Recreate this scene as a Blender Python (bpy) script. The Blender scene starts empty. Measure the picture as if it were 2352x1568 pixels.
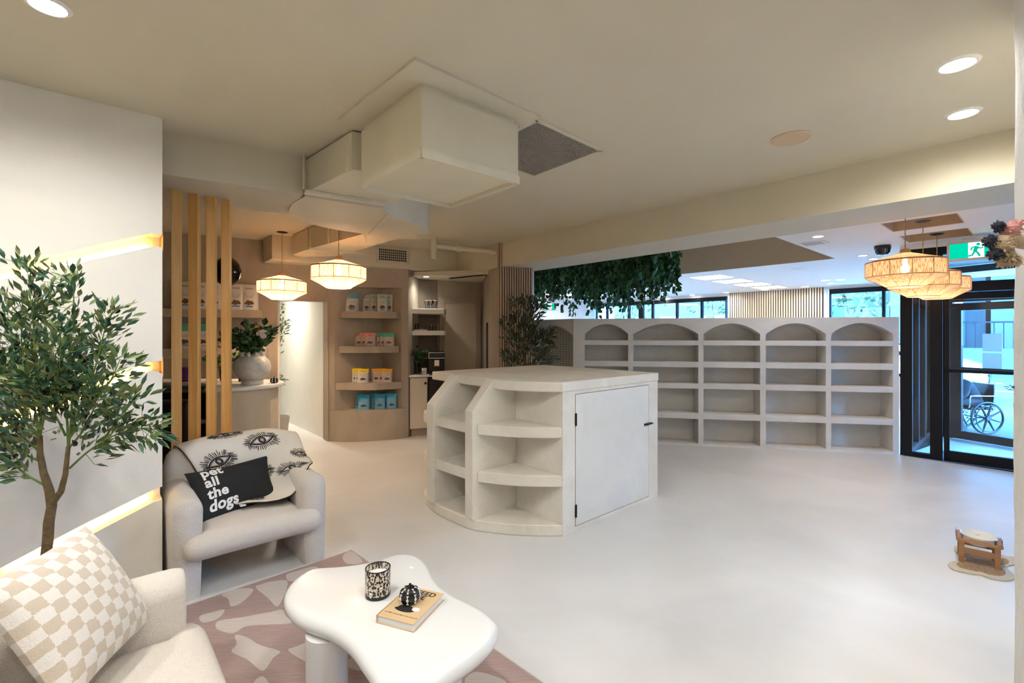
import bpy, bmesh, math, random
from mathutils import Vector, Matrix, noise as mnoise
random.seed(11)
PI = math.pi
R = math.radians
F, CX, HY, HC = 1085.0, 1176.0, 766.0, 1.5      # focal length in px, principal column, horizon row, eye height
Ux, Uy = 0.7486, 0.6630                          # the room's two wall directions
Vx, Vy = -0.6630, 0.7486
col = bpy.context.scene.collection
def W(u, v, z=0.0): return Vector((Ux*u+Vx*v, Uy*u+Vy*v, z))
def UV2(x, y): return (x*Ux+y*Uy, x*Vx+y*Vy)
def atz(px, py, z):                              # point of a sight line at height z
    d = (HC-z)*F/(py-HY)
    return Vector(((px-CX)/F*d, d, z))
def atd(px, py, d): return Vector(((px-CX)/F*d, d, HC-(py-HY)/F*d))
def lerp(a, b, t): return a+(b-a)*t
# ------------------------------------------------------------------ materials
def newmat(name):
    m = bpy.data.materials.new(name); m.use_nodes = True
    nt = m.node_tree; b = nt.nodes['Principled BSDF']
    return m, nt, b
def nd(nt, t, **k):
    n = nt.nodes.new(t)
    for a, v in k.items():
        if a[0] == '_': setattr(n, a[1:], v)
        else: n.inputs[a].default_value = v
    return n
def ramp(nt, src, stops):
    r = nt.nodes.new('ShaderNodeValToRGB'); e = r.color_ramp.elements
    while len(e) < len(stops): e.new(0.5)
    for i, (p, c) in enumerate(stops):
        e[i].position = p; e[i].color = (*c, 1) if len(c) == 3 else c
    nt.links.new(src, r.inputs[0]); return r
def coords(nt, scale=(1,1,1), kind='Object'):
    tc = nt.nodes.new('ShaderNodeTexCoord'); mp = nt.nodes.new('ShaderNodeMapping')
    mp.inputs['Scale'].default_value = scale
    nt.links.new(tc.outputs[kind], mp.inputs[0]); return mp.outputs[0]
def plain(name, c, rough=0.5, metal=0.0, spec=0.5, coat=0.0, var=0.0, vs=8.0, bump=0.0, bs=60.0):
    m, nt, b = newmat(name)
    b.inputs['Base Color'].default_value = (*c, 1); b.inputs['Roughness'].default_value = rough
    b.inputs['Metallic'].default_value = metal; b.inputs['Specular IOR Level'].default_value = spec
    b.inputs['Coat Weight'].default_value = coat
    co = coords(nt) if (var or bump) else None
    if var:
        n = nd(nt, 'ShaderNodeTexNoise', Scale=vs, Detail=5.0, Roughness=0.6); nt.links.new(co, n.inputs['Vector'])
        r = ramp(nt, n.outputs[0], [(0.3, tuple(x*(1-var) for x in c)), (0.7, tuple(min(1, x*(1+var)) for x in c))])
        nt.links.new(r.outputs[0], b.inputs['Base Color'])
    if bump:
        n = nd(nt, 'ShaderNodeTexNoise', Scale=bs, Detail=4.0); nt.links.new(co, n.inputs['Vector'])
        bp = nd(nt, 'ShaderNodeBump', Strength=bump, Distance=0.01); nt.links.new(n.outputs[0], bp.inputs['Height'])
        nt.links.new(bp.outputs[0], b.inputs['Normal'])
    return m
def plaster(name, c1, c2, rough=0.7, sc=1.6, stretch=(1,1,1), bump=0.25):
    m, nt, b = newmat(name)
    co = coords(nt, stretch)
    n = nd(nt, 'ShaderNodeTexNoise', Scale=sc, Detail=8.0, Roughness=0.62, Distortion=0.8); nt.links.new(co, n.inputs['Vector'])
    r = ramp(nt, n.outputs[0], [(0.32, c1), (0.68, c2)]); nt.links.new(r.outputs[0], b.inputs['Base Color'])
    b.inputs['Roughness'].default_value = rough; b.inputs['Specular IOR Level'].default_value = 0.3
    n2 = nd(nt, 'ShaderNodeTexNoise', Scale=22.0, Detail=7.0, Roughness=0.7); nt.links.new(co, n2.inputs['Vector'])
    bp = nd(nt, 'ShaderNodeBump', Strength=bump, Distance=0.01); nt.links.new(n2.outputs[0], bp.inputs['Height'])
    nt.links.new(bp.outputs[0], b.inputs['Normal']); return m
def emit(name, c, s):
    m, nt, b = newmat(name); nt.nodes.remove(b)
    e = nd(nt, 'ShaderNodeEmission', Strength=s); e.inputs[0].default_value = (*c, 1)
    nt.links.new(e.outputs[0], nt.nodes['Material Output'].inputs[0]); return m
def glass(name, tint=(1,1,1), gl=0.12, rough=0.02):
    m, nt, b = newmat(name); nt.nodes.remove(b)
    t = nd(nt, 'ShaderNodeBsdfTransparent'); t.inputs[0].default_value = (*tint, 1)
    g = nd(nt, 'ShaderNodeBsdfGlossy', Roughness=rough)
    fr = nd(nt, 'ShaderNodeFresnel', IOR=1.45); mx = nd(nt, 'ShaderNodeMixShader')
    nt.links.new(fr.outputs[0], mx.inputs[0]); nt.links.new(t.outputs[0], mx.inputs[1]); nt.links.new(g.outputs[0], mx.inputs[2])
    nt.links.new(mx.outputs[0], nt.nodes['Material Output'].inputs[0]); return m
def wood(name, c1, c2, rough=0.45, stretch=(30,30,1.2)):
    m, nt, b = newmat(name); co = coords(nt, stretch)
    n = nd(nt, 'ShaderNodeTexNoise', Scale=1.5, Detail=6.0, Roughness=0.6, Distortion=0.4); nt.links.new(co, n.inputs['Vector'])
    r = ramp(nt, n.outputs[0], [(0.3, c1), (0.7, c2)]); nt.links.new(r.outputs[0], b.inputs['Base Color'])
    b.inputs['Roughness'].default_value = rough; return m
def fabric(name, c, c2, sc, bump, dist=0.004):
    m, nt, b = newmat(name); co = coords(nt)
    v = nd(nt, 'ShaderNodeTexVoronoi', Scale=sc); nt.links.new(co, v.inputs['Vector'])
    r = ramp(nt, v.outputs['Distance'], [(0.0, c), (0.9, c2)]); nt.links.new(r.outputs[0], b.inputs['Base Color'])
    b.inputs['Roughness'].default_value = 0.95; b.inputs['Specular IOR Level'].default_value = 0.1
    b.inputs['Sheen Weight'].default_value = 0.15
    bp = nd(nt, 'ShaderNodeBump', Strength=bump, Distance=dist); bp.invert = True
    nt.links.new(v.outputs['Distance'], bp.inputs['Height']); nt.links.new(bp.outputs[0], b.inputs['Normal']); return m
M = {}
M['paint'] = plain('warm_white_paint', (.60,.54,.405), 0.75, var=.03, vs=1.2, bump=.05, bs=90)
M['paint_duct'] = plain('duct_paint', (.66,.595,.44), 0.6, var=.04, vs=3, bump=.06, bs=40)
M['paint_white'] = plain('cool_white_paint', (.82,.775,.71), 0.75)
M['tan_paint'] = plain('tan_paint', (.56,.42,.275), 0.8, var=.03, vs=2)  # tan paint with the recesses' warm shadow partly in its colour
M['feature'] = plaster('feature_wall_plaster', (.76,.715,.63), (.83,.785,.70), 0.7, 1.3, bump=.2)
M['limewash'] = plaster('limewash_plaster', (.33,.275,.215), (.42,.355,.285), 0.75, 2.2, (1,1,.45), .3)
M['concrete'] = plaster('island_microcement', (.65,.61,.53), (.80,.76,.68), 0.65, 2.6, bump=.35)
M['shelf_concrete'] = plaster('shelf_microcement', (.60,.575,.535), (.69,.665,.63), 0.7, 2.2, (1,1,1.6), .3)
M['white_plaster'] = plaster('white_plaster', (.80,.78,.72), (.86,.84,.79), 0.7, 1.5)
M['rough_white'] = plaster('rough_white_plaster', (.78,.76,.71), (.86,.84,.80), 0.8, 6, bump=.9)
M['black'] = plain('black_metal', (.006,.007,.010), 0.4, spec=.22)
M['black_plastic'] = plain('black_plastic', (.010,.010,.012), 0.14)
M['dark'] = plain('dark_void', (.01,.01,.01), 0.9)
M['leather'] = plain('black_leather', (.010,.010,.011), 0.35, bump=.1)
M['chrome'] = plain('chrome', (.8,.8,.82), 0.15, metal=1)
M['post_wood'] = wood('post_wood', (.66,.33,.08), (.80,.47,.17))
M['slat_wood'] = wood('slat_wood', (.40,.265,.16), (.52,.36,.23))
M['slat_light'] = wood('pale_slat_wood', (.66,.50,.33), (.76,.60,.42))
M['stool_wood'] = wood('acacia_wood', (.30,.14,.055), (.42,.22,.10), stretch=(3,3,25))
M['boucle'] = fabric('boucle', (.84,.775,.70), (.68,.615,.545), 300, .8)
M['linen'] = plain('throw_cotton', (.70,.655,.58), 0.95, var=.04, vs=5, bump=.2, bs=300)
M['ink'] = plain('black_yarn', (.012,.012,.012), 0.95)
M['pillow_black'] = plain('black_canvas', (.010,.011,.013), 0.85, bump=.15, bs=250)
M['pillow_print'] = plain('white_print', (.80,.78,.76), 0.8)
M['table_white'] = plain('white_lacquer', (.75,.755,.745), 0.22, coat=.3)
M['ceramic'] = plain('white_ceramic', (.80,.78,.74), 0.15, coat=.5)
M['vase'] = plain('crackle_ceramic', (.66,.62,.57), 0.35, var=.1, vs=25, bump=.3, bs=70)
M['bark'] = plain('bark', (.15,.10,.045), 0.9, var=.3, vs=40, bump=.8, bs=80)
M['stem'] = plain('green_stem', (.12,.20,.04), 0.6)
M['olive'] = plain('black_olive', (.008,.006,.010), 0.15)
M['pot'] = plain('grey_pot', (.45,.42,.38), 0.7)
M['downlight'] = emit('downlight_glow', (1,.93,.82), 28)
M['downlight_cool'] = emit('cool_downlight_glow', (1,.97,.92), 22)
M['panel'] = emit('panel_glow', (1,.96,.88), 6)
M['led'] = emit('led_glow', (1,.62,.20), 10)
M['bulb'] = emit('bulb_glow', (1,.76,.50), 25)
M['glass'] = glass('pane_glass')
M['clear'] = glass('clear_glass', (.93,.95,.96))
def foliage(name, cs, rough=.45):
    m, nt, b = newmat(name); g = nt.nodes.new('ShaderNodeNewGeometry')
    n = len(cs); r = ramp(nt, g.outputs['Random Per Island'], [((i+.5)/n, c) for i, c in enumerate(cs)])
    nt.links.new(r.outputs[0], b.inputs['Base Color']); b.inputs['Roughness'].default_value = rough; return m
M['leaf'] = foliage('olive_leaf', [(.030,.10,.055), (.075,.14,.035), (.17,.21,.06), (.035,.12,.07), (.22,.23,.08), (.02,.07,.04)])
M['leaf_dark'] = foliage('dark_olive_leaf', [(.05,.07,.035), (.035,.055,.03), (.09,.10,.05), (.03,.045,.025)])
M['ivy'] = foliage('ivy_leaf', [(.012,.075,.025), (.022,.12,.03), (.010,.055,.018), (.04,.16,.05)], .4)
M['bouquet'] = foliage('bouquet_leaf', [(.02,.07,.015), (.03,.12,.02), (.06,.14,.03), (.015,.05,.02)])
# floor: polished white microcement, light trowel clouds
m, nt, b = newmat('polished_floor'); co = coords(nt)
n = nd(nt, 'ShaderNodeTexNoise', Scale=.8, Detail=6.0, Roughness=.55, Distortion=.5); nt.links.new(co, n.inputs['Vector'])
r = ramp(nt, n.outputs[0], [(.30, (.545,.545,.54)), (.70, (.70,.70,.695))]); nt.links.new(r.outputs[0], b.inputs['Base Color'])
n2 = nd(nt, 'ShaderNodeTexNoise', Scale=2.0, Detail=6.0, Distortion=.4); nt.links.new(co, n2.inputs['Vector'])
r2 = ramp(nt, n2.outputs[0], [(.1, (.24,)*3), (.9, (.32,)*3)]); b.inputs['Roughness'].default_value = .33; b.inputs['Specular IOR Level'].default_value = .5
bp = nd(nt, 'ShaderNodeBump', Strength=.015, Distance=.02); nt.links.new(n2.outputs[0], bp.inputs['Height']); nt.links.new(bp.outputs[0], b.inputs['Normal'])
M['floor'] = m
# pegboard
m, nt, b = newmat('pegboard_white'); co = coords(nt, (28,28,28))
fr = nd(nt, 'ShaderNodeVectorMath', _operation='FRACTION'); nt.links.new(co, fr.inputs[0])
sb = nd(nt, 'ShaderNodeVectorMath', _operation='SUBTRACT'); sb.inputs[1].default_value = (.5,.5,.5); nt.links.new(fr.outputs[0], sb.inputs[0])
mu = nd(nt, 'ShaderNodeVectorMath', _operation='MULTIPLY'); mu.inputs[1].default_value = (1,0,1); nt.links.new(sb.outputs[0], mu.inputs[0])
ln = nd(nt, 'ShaderNodeVectorMath', _operation='LENGTH'); nt.links.new(mu.outputs[0], ln.inputs[0])
r = ramp(nt, ln.outputs['Value'], [(.14, (.08,.07,.06)), (.2, (.72,.68,.60))]); nt.links.new(r.outputs[0], b.inputs['Base Color'])
M['pegboard'] = m
# checkered plush: UV checker with raised cream squares
m, nt, b = newmat('checker_plush'); uv = nt.nodes.new('ShaderNodeUVMap'); uv.uv_map = 'UV'
nn = nd(nt, 'ShaderNodeTexNoise', Scale=30.0, Detail=2.0); nt.links.new(uv.outputs[0], nn.inputs['Vector'])
sc_ = nd(nt, 'ShaderNodeVectorMath', _operation='SCALE'); sc_.inputs['Scale'].default_value = .035; nt.links.new(nn.outputs['Color'], sc_.inputs[0])
ad = nd(nt, 'ShaderNodeVectorMath', _operation='ADD'); nt.links.new(uv.outputs[0], ad.inputs[0]); nt.links.new(sc_.outputs[0], ad.inputs[1])
ck = nd(nt, 'ShaderNodeTexChecker', Scale=11.0); ck.inputs[1].default_value = (.80,.755,.69,1); ck.inputs[2].default_value = (.61,.52,.41,1)
nt.links.new(ad.outputs[0], ck.inputs[0]); nt.links.new(ck.outputs[0], b.inputs['Base Color'])
n3 = nd(nt, 'ShaderNodeTexNoise', Scale=140.0, Detail=3.0); nt.links.new(uv.outputs[0], n3.inputs['Vector'])
ma = nd(nt, 'ShaderNodeMath', _operation='MULTIPLY_ADD'); ma.inputs[1].default_value = .7; nt.links.new(n3.outputs[0], ma.inputs[0]); nt.links.new(ck.outputs[1], ma.inputs[2])
bp = nd(nt, 'ShaderNodeBump', Strength=.8, Distance=.006); nt.links.new(ma.outputs[0], bp.inputs['Height']); nt.links.new(bp.outputs[0], b.inputs['Normal'])
b.inputs['Roughness'].default_value = .95; b.inputs['Sheen Weight'].default_value = .3
M['checker'] = m
# rug wools
def heather(name, c1, c2):
    m, nt, b = newmat(name)
    tc = nt.nodes.new('ShaderNodeTexCoord'); mp = nt.nodes.new('ShaderNodeMapping')
    mp.inputs['Rotation'].default_value = (0,0,R(-47)); mp.inputs['Scale'].default_value = (9,260,1)
    nt.links.new(tc.outputs['Object'], mp.inputs[0])
    n = nd(nt, 'ShaderNodeTexNoise', Scale=1.0, Detail=5.0, Roughness=.7); nt.links.new(mp.outputs[0], n.inputs['Vector'])
    r = ramp(nt, n.outputs[0], [(.25, c1), (.75, c2)]); nt.links.new(r.outputs[0], b.inputs['Base Color'])
    b.inputs['Roughness'].default_value = .95; return m
M['rug'] = heather('rug_mauve', (.25,.165,.155), (.46,.345,.325))
M['rug_pale'] = heather('rug_pale', (.43,.365,.335), (.60,.545,.505))
# leopard glass of the candle
m, nt, b = newmat('leopard_glass'); co = coords(nt, (1,1,.72))
v = nd(nt, 'ShaderNodeTexVoronoi', Scale=130.0); nt.links.new(co, v.inputs['Vector'])
n = nd(nt, 'ShaderNodeTexNoise', Scale=60.0); nt.links.new(co, n.inputs['Vector'])
am = nd(nt, 'ShaderNodeMath', _operation='MULTIPLY_ADD'); am.inputs[1].default_value = .35; nt.links.new(n.outputs[0], am.inputs[0]); nt.links.new(v.outputs['Distance'], am.inputs[2])
r = ramp(nt, am.outputs[0], [(.69, (.008,.007,.006)), (.73, (.60,.52,.41))]); nt.links.new(r.outputs[0], b.inputs['Base Color'])
b.inputs['Roughness'].default_value = .08; b.inputs['Coat Weight'].default_value = .6; M['leopard'] = m
# string shade: raffia threads that let the bulb through
m, nt, b = newmat('raffia_shade'); nt.nodes.remove(b)
uv = nt.nodes.new('ShaderNodeUVMap'); uv.uv_map = 'UV'; mp = nt.nodes.new('ShaderNodeMapping'); mp.inputs['Scale'].default_value = (260,3,1); nt.links.new(uv.outputs[0], mp.inputs[0])
n = nd(nt, 'ShaderNodeTexNoise', Scale=1.0, Detail=3.0); nt.links.new(mp.outputs[0], n.inputs['Vector'])
r = ramp(nt, n.outputs[0], [(.36, (.20,.10,.04)), (.56, (.43,.335,.235))])
di = nd(nt, 'ShaderNodeBsdfDiffuse'); tl = nd(nt, 'ShaderNodeBsdfTranslucent'); nt.links.new(r.outputs[0], di.inputs[0]); nt.links.new(r.outputs[0], tl.inputs[0])
m1 = nd(nt, 'ShaderNodeMixShader'); m1.inputs[0].default_value = .42; nt.links.new(di.outputs[0], m1.inputs[1]); nt.links.new(tl.outputs[0], m1.inputs[2])
tr = nd(nt, 'ShaderNodeBsdfTransparent'); m2 = nd(nt, 'ShaderNodeMixShader'); m2.inputs[0].default_value = .06
nt.links.new(m1.outputs[0], m2.inputs[1]); nt.links.new(tr.outputs[0], m2.inputs[2]); nt.links.new(m2.outputs[0], nt.nodes['Material Output'].inputs[0])
M['shade'] = m
M['cane'] = plain('cane', (.42,.22,.09), .6)
m, nt, b = newmat('paper'); tl = nd(nt, 'ShaderNodeBsdfTranslucent'); tl.inputs[0].default_value = (.8,.8,.8,1); b.inputs['Base Color'].default_value = (.85,.85,.85,1); mx = nd(nt, 'ShaderNodeMixShader'); mx.inputs[0].default_value = .5
nt.links.new(b.outputs[0], mx.inputs[1]); nt.links.new(tl.outputs[0], mx.inputs[2]); nt.links.new(mx.outputs[0], nt.nodes['Material Output'].inputs[0]); M['paper'] = m
M['grille'] = plain('grille_grey', (.27,.235,.185), .5)
# ------------------------------------------------------------------ mesh builder
class MB:
    def __init__(s): s.v = []; s.f = []; s.mi = []; s.uv = {}
    def add(s, vs, fs, mi=0):
        o = len(s.v); s.v += [Vector(p) for p in vs]
        for f in fs: s.f.append(tuple(i+o for i in f)); s.mi.append(mi)
        return o
    def box(s, a, b, mi=0):
        (x0,y0,z0),(x1,y1,z1) = a, b
        return s.hexa([Vector(p) for p in ((x0,y0,z0),(x1,y0,z0),(x1,y1,z0),(x0,y1,z0),(x0,y0,z1),(x1,y0,z1),(x1,y1,z1),(x0,y1,z1))], mi)
    def hexa(s, p, mi=0): return s.add(p, [(0,3,2,1),(4,5,6,7),(0,1,5,4),(1,2,6,5),(2,3,7,6),(3,0,4,7)], mi)
    def uvbox(s, u0, u1, v0, v1, z0, z1, mi=0):
        return s.hexa([W(u0,v0,z0),W(u1,v0,z0),W(u1,v1,z0),W(u0,v1,z0),W(u0,v0,z1),W(u1,v0,z1),W(u1,v1,z1),W(u0,v1,z1)], mi)
    def prism(s, poly, z0, z1, mi=0, top=True):
        poly = [Vector((p[0], p[1], 0)) for p in poly]; n = len(poly)
        A = sum(poly[i].x*poly[(i+1)%n].y-poly[(i+1)%n].x*poly[i].y for i in range(n))
        if A < 0: poly.reverse()
        vs = [(p.x,p.y,z0) for p in poly]+[(p.x,p.y,z1) for p in poly]
        fs = [(i,(i+1)%n,(i+1)%n+n,i+n) for i in range(n)]+[tuple(range(n-1,-1,-1)), tuple(range(n,2*n))]
        return s.add(vs, fs, mi)
    def plate(s, poly3, nrm, t, mi=0):               # a flat polygon in space given thickness t along nrm
        nrm = Vector(nrm).normalized(); n = len(poly3); a = [Vector(p) for p in poly3]
        fs = [(i,(i+1)%n,(i+1)%n+n,i+n) for i in range(n)]+[tuple(range(n-1,-1,-1)), tuple(range(n,2*n))]
        return s.add(a+[p+nrm*t for p in a], fs, mi)
    def line(s, a, b, w, h, mi=0, up=(0,0,1)):       # rectangular bar from a to b, w across, h along up
        a, b, up = Vector(a), Vector(b), Vector(up); d = (b-a).normalized(); sd = d.cross(up).normalized()*w/2; u = sd.cross(d).normalized()*h/2
        return s.hexa([a-sd-u, b-sd-u, b+sd-u, a+sd-u, a-sd+u, b-sd+u, b+sd+u, a+sd+u], mi)
    def tube(s, path, rad, n=8, mi=0, cap=True):
        path = [Vector(p) for p in path]; k = len(path)
        if not hasattr(rad, '__len__'): rad = [rad]*k
        o = len(s.v); ref = Vector((0,0,1)); prev = None
        for i, p in enumerate(path):
            d = (path[min(i+1,k-1)]-path[max(i-1,0)])
            d = d.normalized() if d.length > 1e-9 else Vector((0,0,1))
            if prev is None:
                a = d.cross(ref); a = a.normalized() if a.length > .05 else d.cross(Vector((1,0,0))).normalized()
            else:
                a = (prev-d*prev.dot(d)); a = a.normalized() if a.length > 1e-6 else d.orthogonal().normalized()
            prev = a; c = d.cross(a)
            for j in range(n):
                t = 2*PI*j/n; s.v.append(p+(a*math.cos(t)+c*math.sin(t))*rad[i])
        for i in range(k-1):
            for j in range(n):
                s.f.append((o+i*n+j, o+i*n+(j+1)%n, o+(i+1)*n+(j+1)%n, o+(i+1)*n+j)); s.mi.append(mi)
        if cap:
            s.f.append(tuple(o+j for j in range(n-1,-1,-1))); s.mi.append(mi)
            s.f.append(tuple(o+(k-1)*n+j for j in range(n))); s.mi.append(mi)
    def lathe(s, prof, c=(0,0,0), n=32, mi=0, uv=False, fn=None):
        c = Vector(c); o = len(s.v); k = len(prof)
        for r_, z in prof:
            for j in range(n):
                t = 2*PI*j/n; q = fn(t, r_, z) if fn else (r_, z)
                s.v.append(c+Vector((q[0]*math.cos(t), q[0]*math.sin(t), q[1])))
        for i in range(k-1):
            for j in range(n):
                if uv: s.uv[len(s.f)] = [(j/n,i),((j+1)/n,i),((j+1)/n,i+1),(j/n,i+1)]
                s.f.append((o+i*n+j, o+i*n+(j+1)%n, o+(i+1)*n+(j+1)%n, o+(i+1)*n+j)); s.mi.append(mi)
    def grid(s, fn, nu, nv, mi=0, uv=True, flip=False):
        o = len(s.v)
        for i in range(nu+1):
            for j in range(nv+1): s.v.append(Vector(fn(i/nu, j/nv)))
        for i in range(nu):
            for j in range(nv):
                a = o+i*(nv+1)+j; q = (a, a+nv+1, a+nv+2, a+1); t = [(i/nu,j/nv),((i+1)/nu,j/nv),((i+1)/nu,(j+1)/nv),(i/nu,(j+1)/nv)]
                if flip: q = q[::-1]; t = t[::-1]
                if uv: s.uv[len(s.f)] = t
                s.f.append(q); s.mi.append(mi)
    def ball(s, c, r, n=12, mi=0, sc=(1,1,1), rot=None):
        o = len(s.v); c = Vector(c); m = n//2
        for i in range(m+1):
            ph = PI*i/m
            for j in range(n):
                t = 2*PI*j/n; p = Vector((math.sin(ph)*math.cos(t)*sc[0], math.sin(ph)*math.sin(t)*sc[1], math.cos(ph)*sc[2]))*r
                s.v.append(c+(rot@p if rot else p))
        for i in range(m):
            for j in range(n):
                s.f.append((o+i*n+j, o+(i+1)*n+j, o+(i+1)*n+(j+1)%n, o+i*n+(j+1)%n)); s.mi.append(mi)
    def rbox(s, a, b, r, seg=4, mi=0):
        bm = bmesh.new(); bmesh.ops.create_cube(bm, size=1)
        for v in bm.verts: v.co = Vector([lerp(a[i], b[i], v.co[i]+.5) for i in range(3)])
        bmesh.ops.bevel(bm, geom=bm.edges[:], offset=r, segments=seg, profile=.5, affect='EDGES', clamp_overlap=True)
        bm.verts.index_update(); s.add([v.co.copy() for v in bm.verts], [[v.index for v in f.verts] for f in bm.faces], mi); bm.free()
    def xf(s, mtx, start=0):
        for i in range(start, len(s.v)): s.v[i] = mtx@s.v[i]
        return s
WM = {}                                              # world matrix of every object made here
def obj(name, mb, mats, parent=None, smooth=False, sharp=40, label=None, cat=None, group=None, kind=None, origin=None, local=False, bevel=0):
    me = bpy.data.meshes.new(name)
    if parent is None:
        xs = [v.x for v in mb.v]; ys = [v.y for v in mb.v]; zs = [v.z for v in mb.v]
        org = Vector(origin) if origin is not None else Vector(((min(xs)+max(xs))/2, (min(ys)+max(ys))/2, min(zs)))
        wm = Matrix.Translation(org); inv = wm.inverted()
    else:
        wm = WM[parent]; inv = wm.inverted() if not local else Matrix.Identity(4)
    vs = [inv@v for v in mb.v] if not (local and parent) else mb.v
    me.from_pydata([tuple(v) for v in vs], [], [tuple(f) for f in mb.f])
    if not isinstance(mats, (list, tuple)): mats = [mats]
    for m_ in mats: me.materials.append(m_)
    me.polygons.foreach_set('material_index', mb.mi)
    if mb.uv:
        ul = me.uv_layers.new(name='UV')
        for p in me.polygons:
            t = mb.uv.get(p.index)
            if t:
                for li, q in zip(p.loop_indices, t): ul.data[li].uv = q
    if smooth:
        me.polygons.foreach_set('use_smooth', [True]*len(me.polygons))
        me.set_sharp_from_angle(angle=R(sharp))
    me.validate(); me.update()
    o = bpy.data.objects.new(name, me); col.objects.link(o)
    if parent is None: o.location = org
    else: o.parent = parent
    WM[o] = wm
    if bevel:
        bv = o.modifiers.new('bevel', 'BEVEL'); bv.width = bevel; bv.segments = 2; bv.limit_method = 'ANGLE'
    tag(o, label, cat, group, kind); return o
def tag(o, label=None, cat=None, group=None, kind=None):
    if label: o['label'] = label
    if cat: o['category'] = cat
    if group: o['group'] = group
    if kind: o['kind'] = kind
def struct(name, mb, mats, label=None, **k):
    return obj(name, mb, mats, kind='structure', label=label, **k)
def thing(name, label, cat, loc=(0,0,0), rz=0.0, group=None):
    o = bpy.data.objects.new(name, None); col.objects.link(o); o.empty_display_size = .1
    o.location = loc; o.rotation_euler = (0,0,rz); WM[o] = Matrix.Translation(Vector(loc))@Matrix.Rotation(rz, 4, 'Z')
    tag(o, label, cat, group); return o
def copy_tree(o, parent=None, loc=None, rz=None, label=None):
    c = o.copy(); col.objects.link(c); c.parent = parent
    if parent is None:
        if loc is not None: c.location = loc
        if rz is not None: c.rotation_euler = (0,0,rz)
        if label: c['label'] = label
    for ch in list(o.children): copy_tree(ch, c)
    return c
def spot(name, loc, power, color=(1,.9,.76), angle=125, blend=.9, size=.05, parent=None):
    l = bpy.data.lights.new(name, 'SPOT'); l.energy = power; l.color = color; l.spot_size = R(angle); l.spot_blend = blend; l.shadow_soft_size = size
    o = bpy.data.objects.new(name, l); col.objects.link(o)
    o.location = loc; return o
def point(name, loc, power, color, size=.04):
    l = bpy.data.lights.new(name, 'POINT'); l.energy = power; l.color = color; l.shadow_soft_size = size
    o = bpy.data.objects.new(name, l); col.objects.link(o); o.location = loc; return o
def text_mb(body, size, offset=0.0, spacing=1.0, ext=0.0):
    cu = bpy.data.curves.new('t', 'FONT'); cu.body = body; cu.size = size; cu.offset = offset; cu.space_character = spacing; cu.extrude = ext; cu.resolution_u = 4
    o = bpy.data.objects.new('t', cu); col.objects.link(o); bpy.context.view_layer.update()
    me = bpy.data.meshes.new_from_object(o.evaluated_get(bpy.context.evaluated_depsgraph_get()))
    mb = MB(); mb.add([v.co.copy() for v in me.vertices], [tuple(p.vertices) for p in me.polygons])
    bpy.data.objects.remove(o); bpy.data.curves.remove(cu); bpy.data.meshes.remove(me); return mb
def subdiv(mb, maxlen):
    bm = bmesh.new(); vs = [bm.verts.new(v) for v in mb.v]
    for f in mb.f:
        try: bm.faces.new([vs[i] for i in f])
        except ValueError: pass
    bmesh.ops.triangulate(bm, faces=bm.faces[:])
    for _ in range(5):
        es = [e for e in bm.edges if e.calc_length() > maxlen]
        if not es: break
        bmesh.ops.subdivide_edges(bm, edges=es, cuts=1)
        bmesh.ops.triangulate(bm, faces=[f for f in bm.faces if len(f.verts) > 3])
    bm.verts.index_update(); r_ = MB(); r_.add([v.co.copy() for v in bm.verts], [[v.index for v in f.verts] for f in bm.faces]); bm.free(); return r_
def crom(p0, p1, p2, p3, t):
    return .5*((2*p1)+(p2-p0)*t+(2*p0-5*p1+4*p2-p3)*t*t+(3*p1-p0-3*p2+p3)*t*t*t)
def cspline(pts, t):                                 # open Catmull-Rom, t in 0..1
    n = len(pts)-1; x = min(max(t, 0), 1)*n; i = min(int(x), n-1); f = x-i
    g = lambda k: pts[k] if 0 <= k <= n else (2*pts[0]-pts[1] if k < 0 else 2*pts[n]-pts[n-1])
    return crom(g(i-1), g(i), g(i+1), g(i+2), f)
def closed_spline(pts, per=6):
    n = len(pts); out = []
    for i in range(n):
        for k in range(per): out.append(crom(pts[(i-1)%n], pts[i], pts[(i+1)%n], pts[(i+2)%n], k/per))
    return out
def leaf(mb, p, d, L, w, up=None, fold=.25, mi=0):
    d = Vector(d).normalized(); up = Vector(up) if up else Vector((random.uniform(-1,1), random.uniform(-1,1), random.uniform(-.2,1)))
    sd = d.cross(up); sd = sd.normalized() if sd.length > .01 else d.orthogonal().normalized(); nn = sd.cross(d)
    p = Vector(p); m_ = p+d*L*.45-nn*w*fold; dr = Vector((0,0,-.08*L))
    mb.add([p, p+d*L*.25+sd*w*.38, p+d*L*.55+sd*w*.5+dr, p+d*L+dr*2, p+d*L*.55-sd*w*.5+dr, p+d*L*.25-sd*w*.38, m_], [(0,1,6),(1,2,6),(2,3,6),(3,4,6),(4,5,6),(5,0,6)], mi)
EXPO = 1.13
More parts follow.
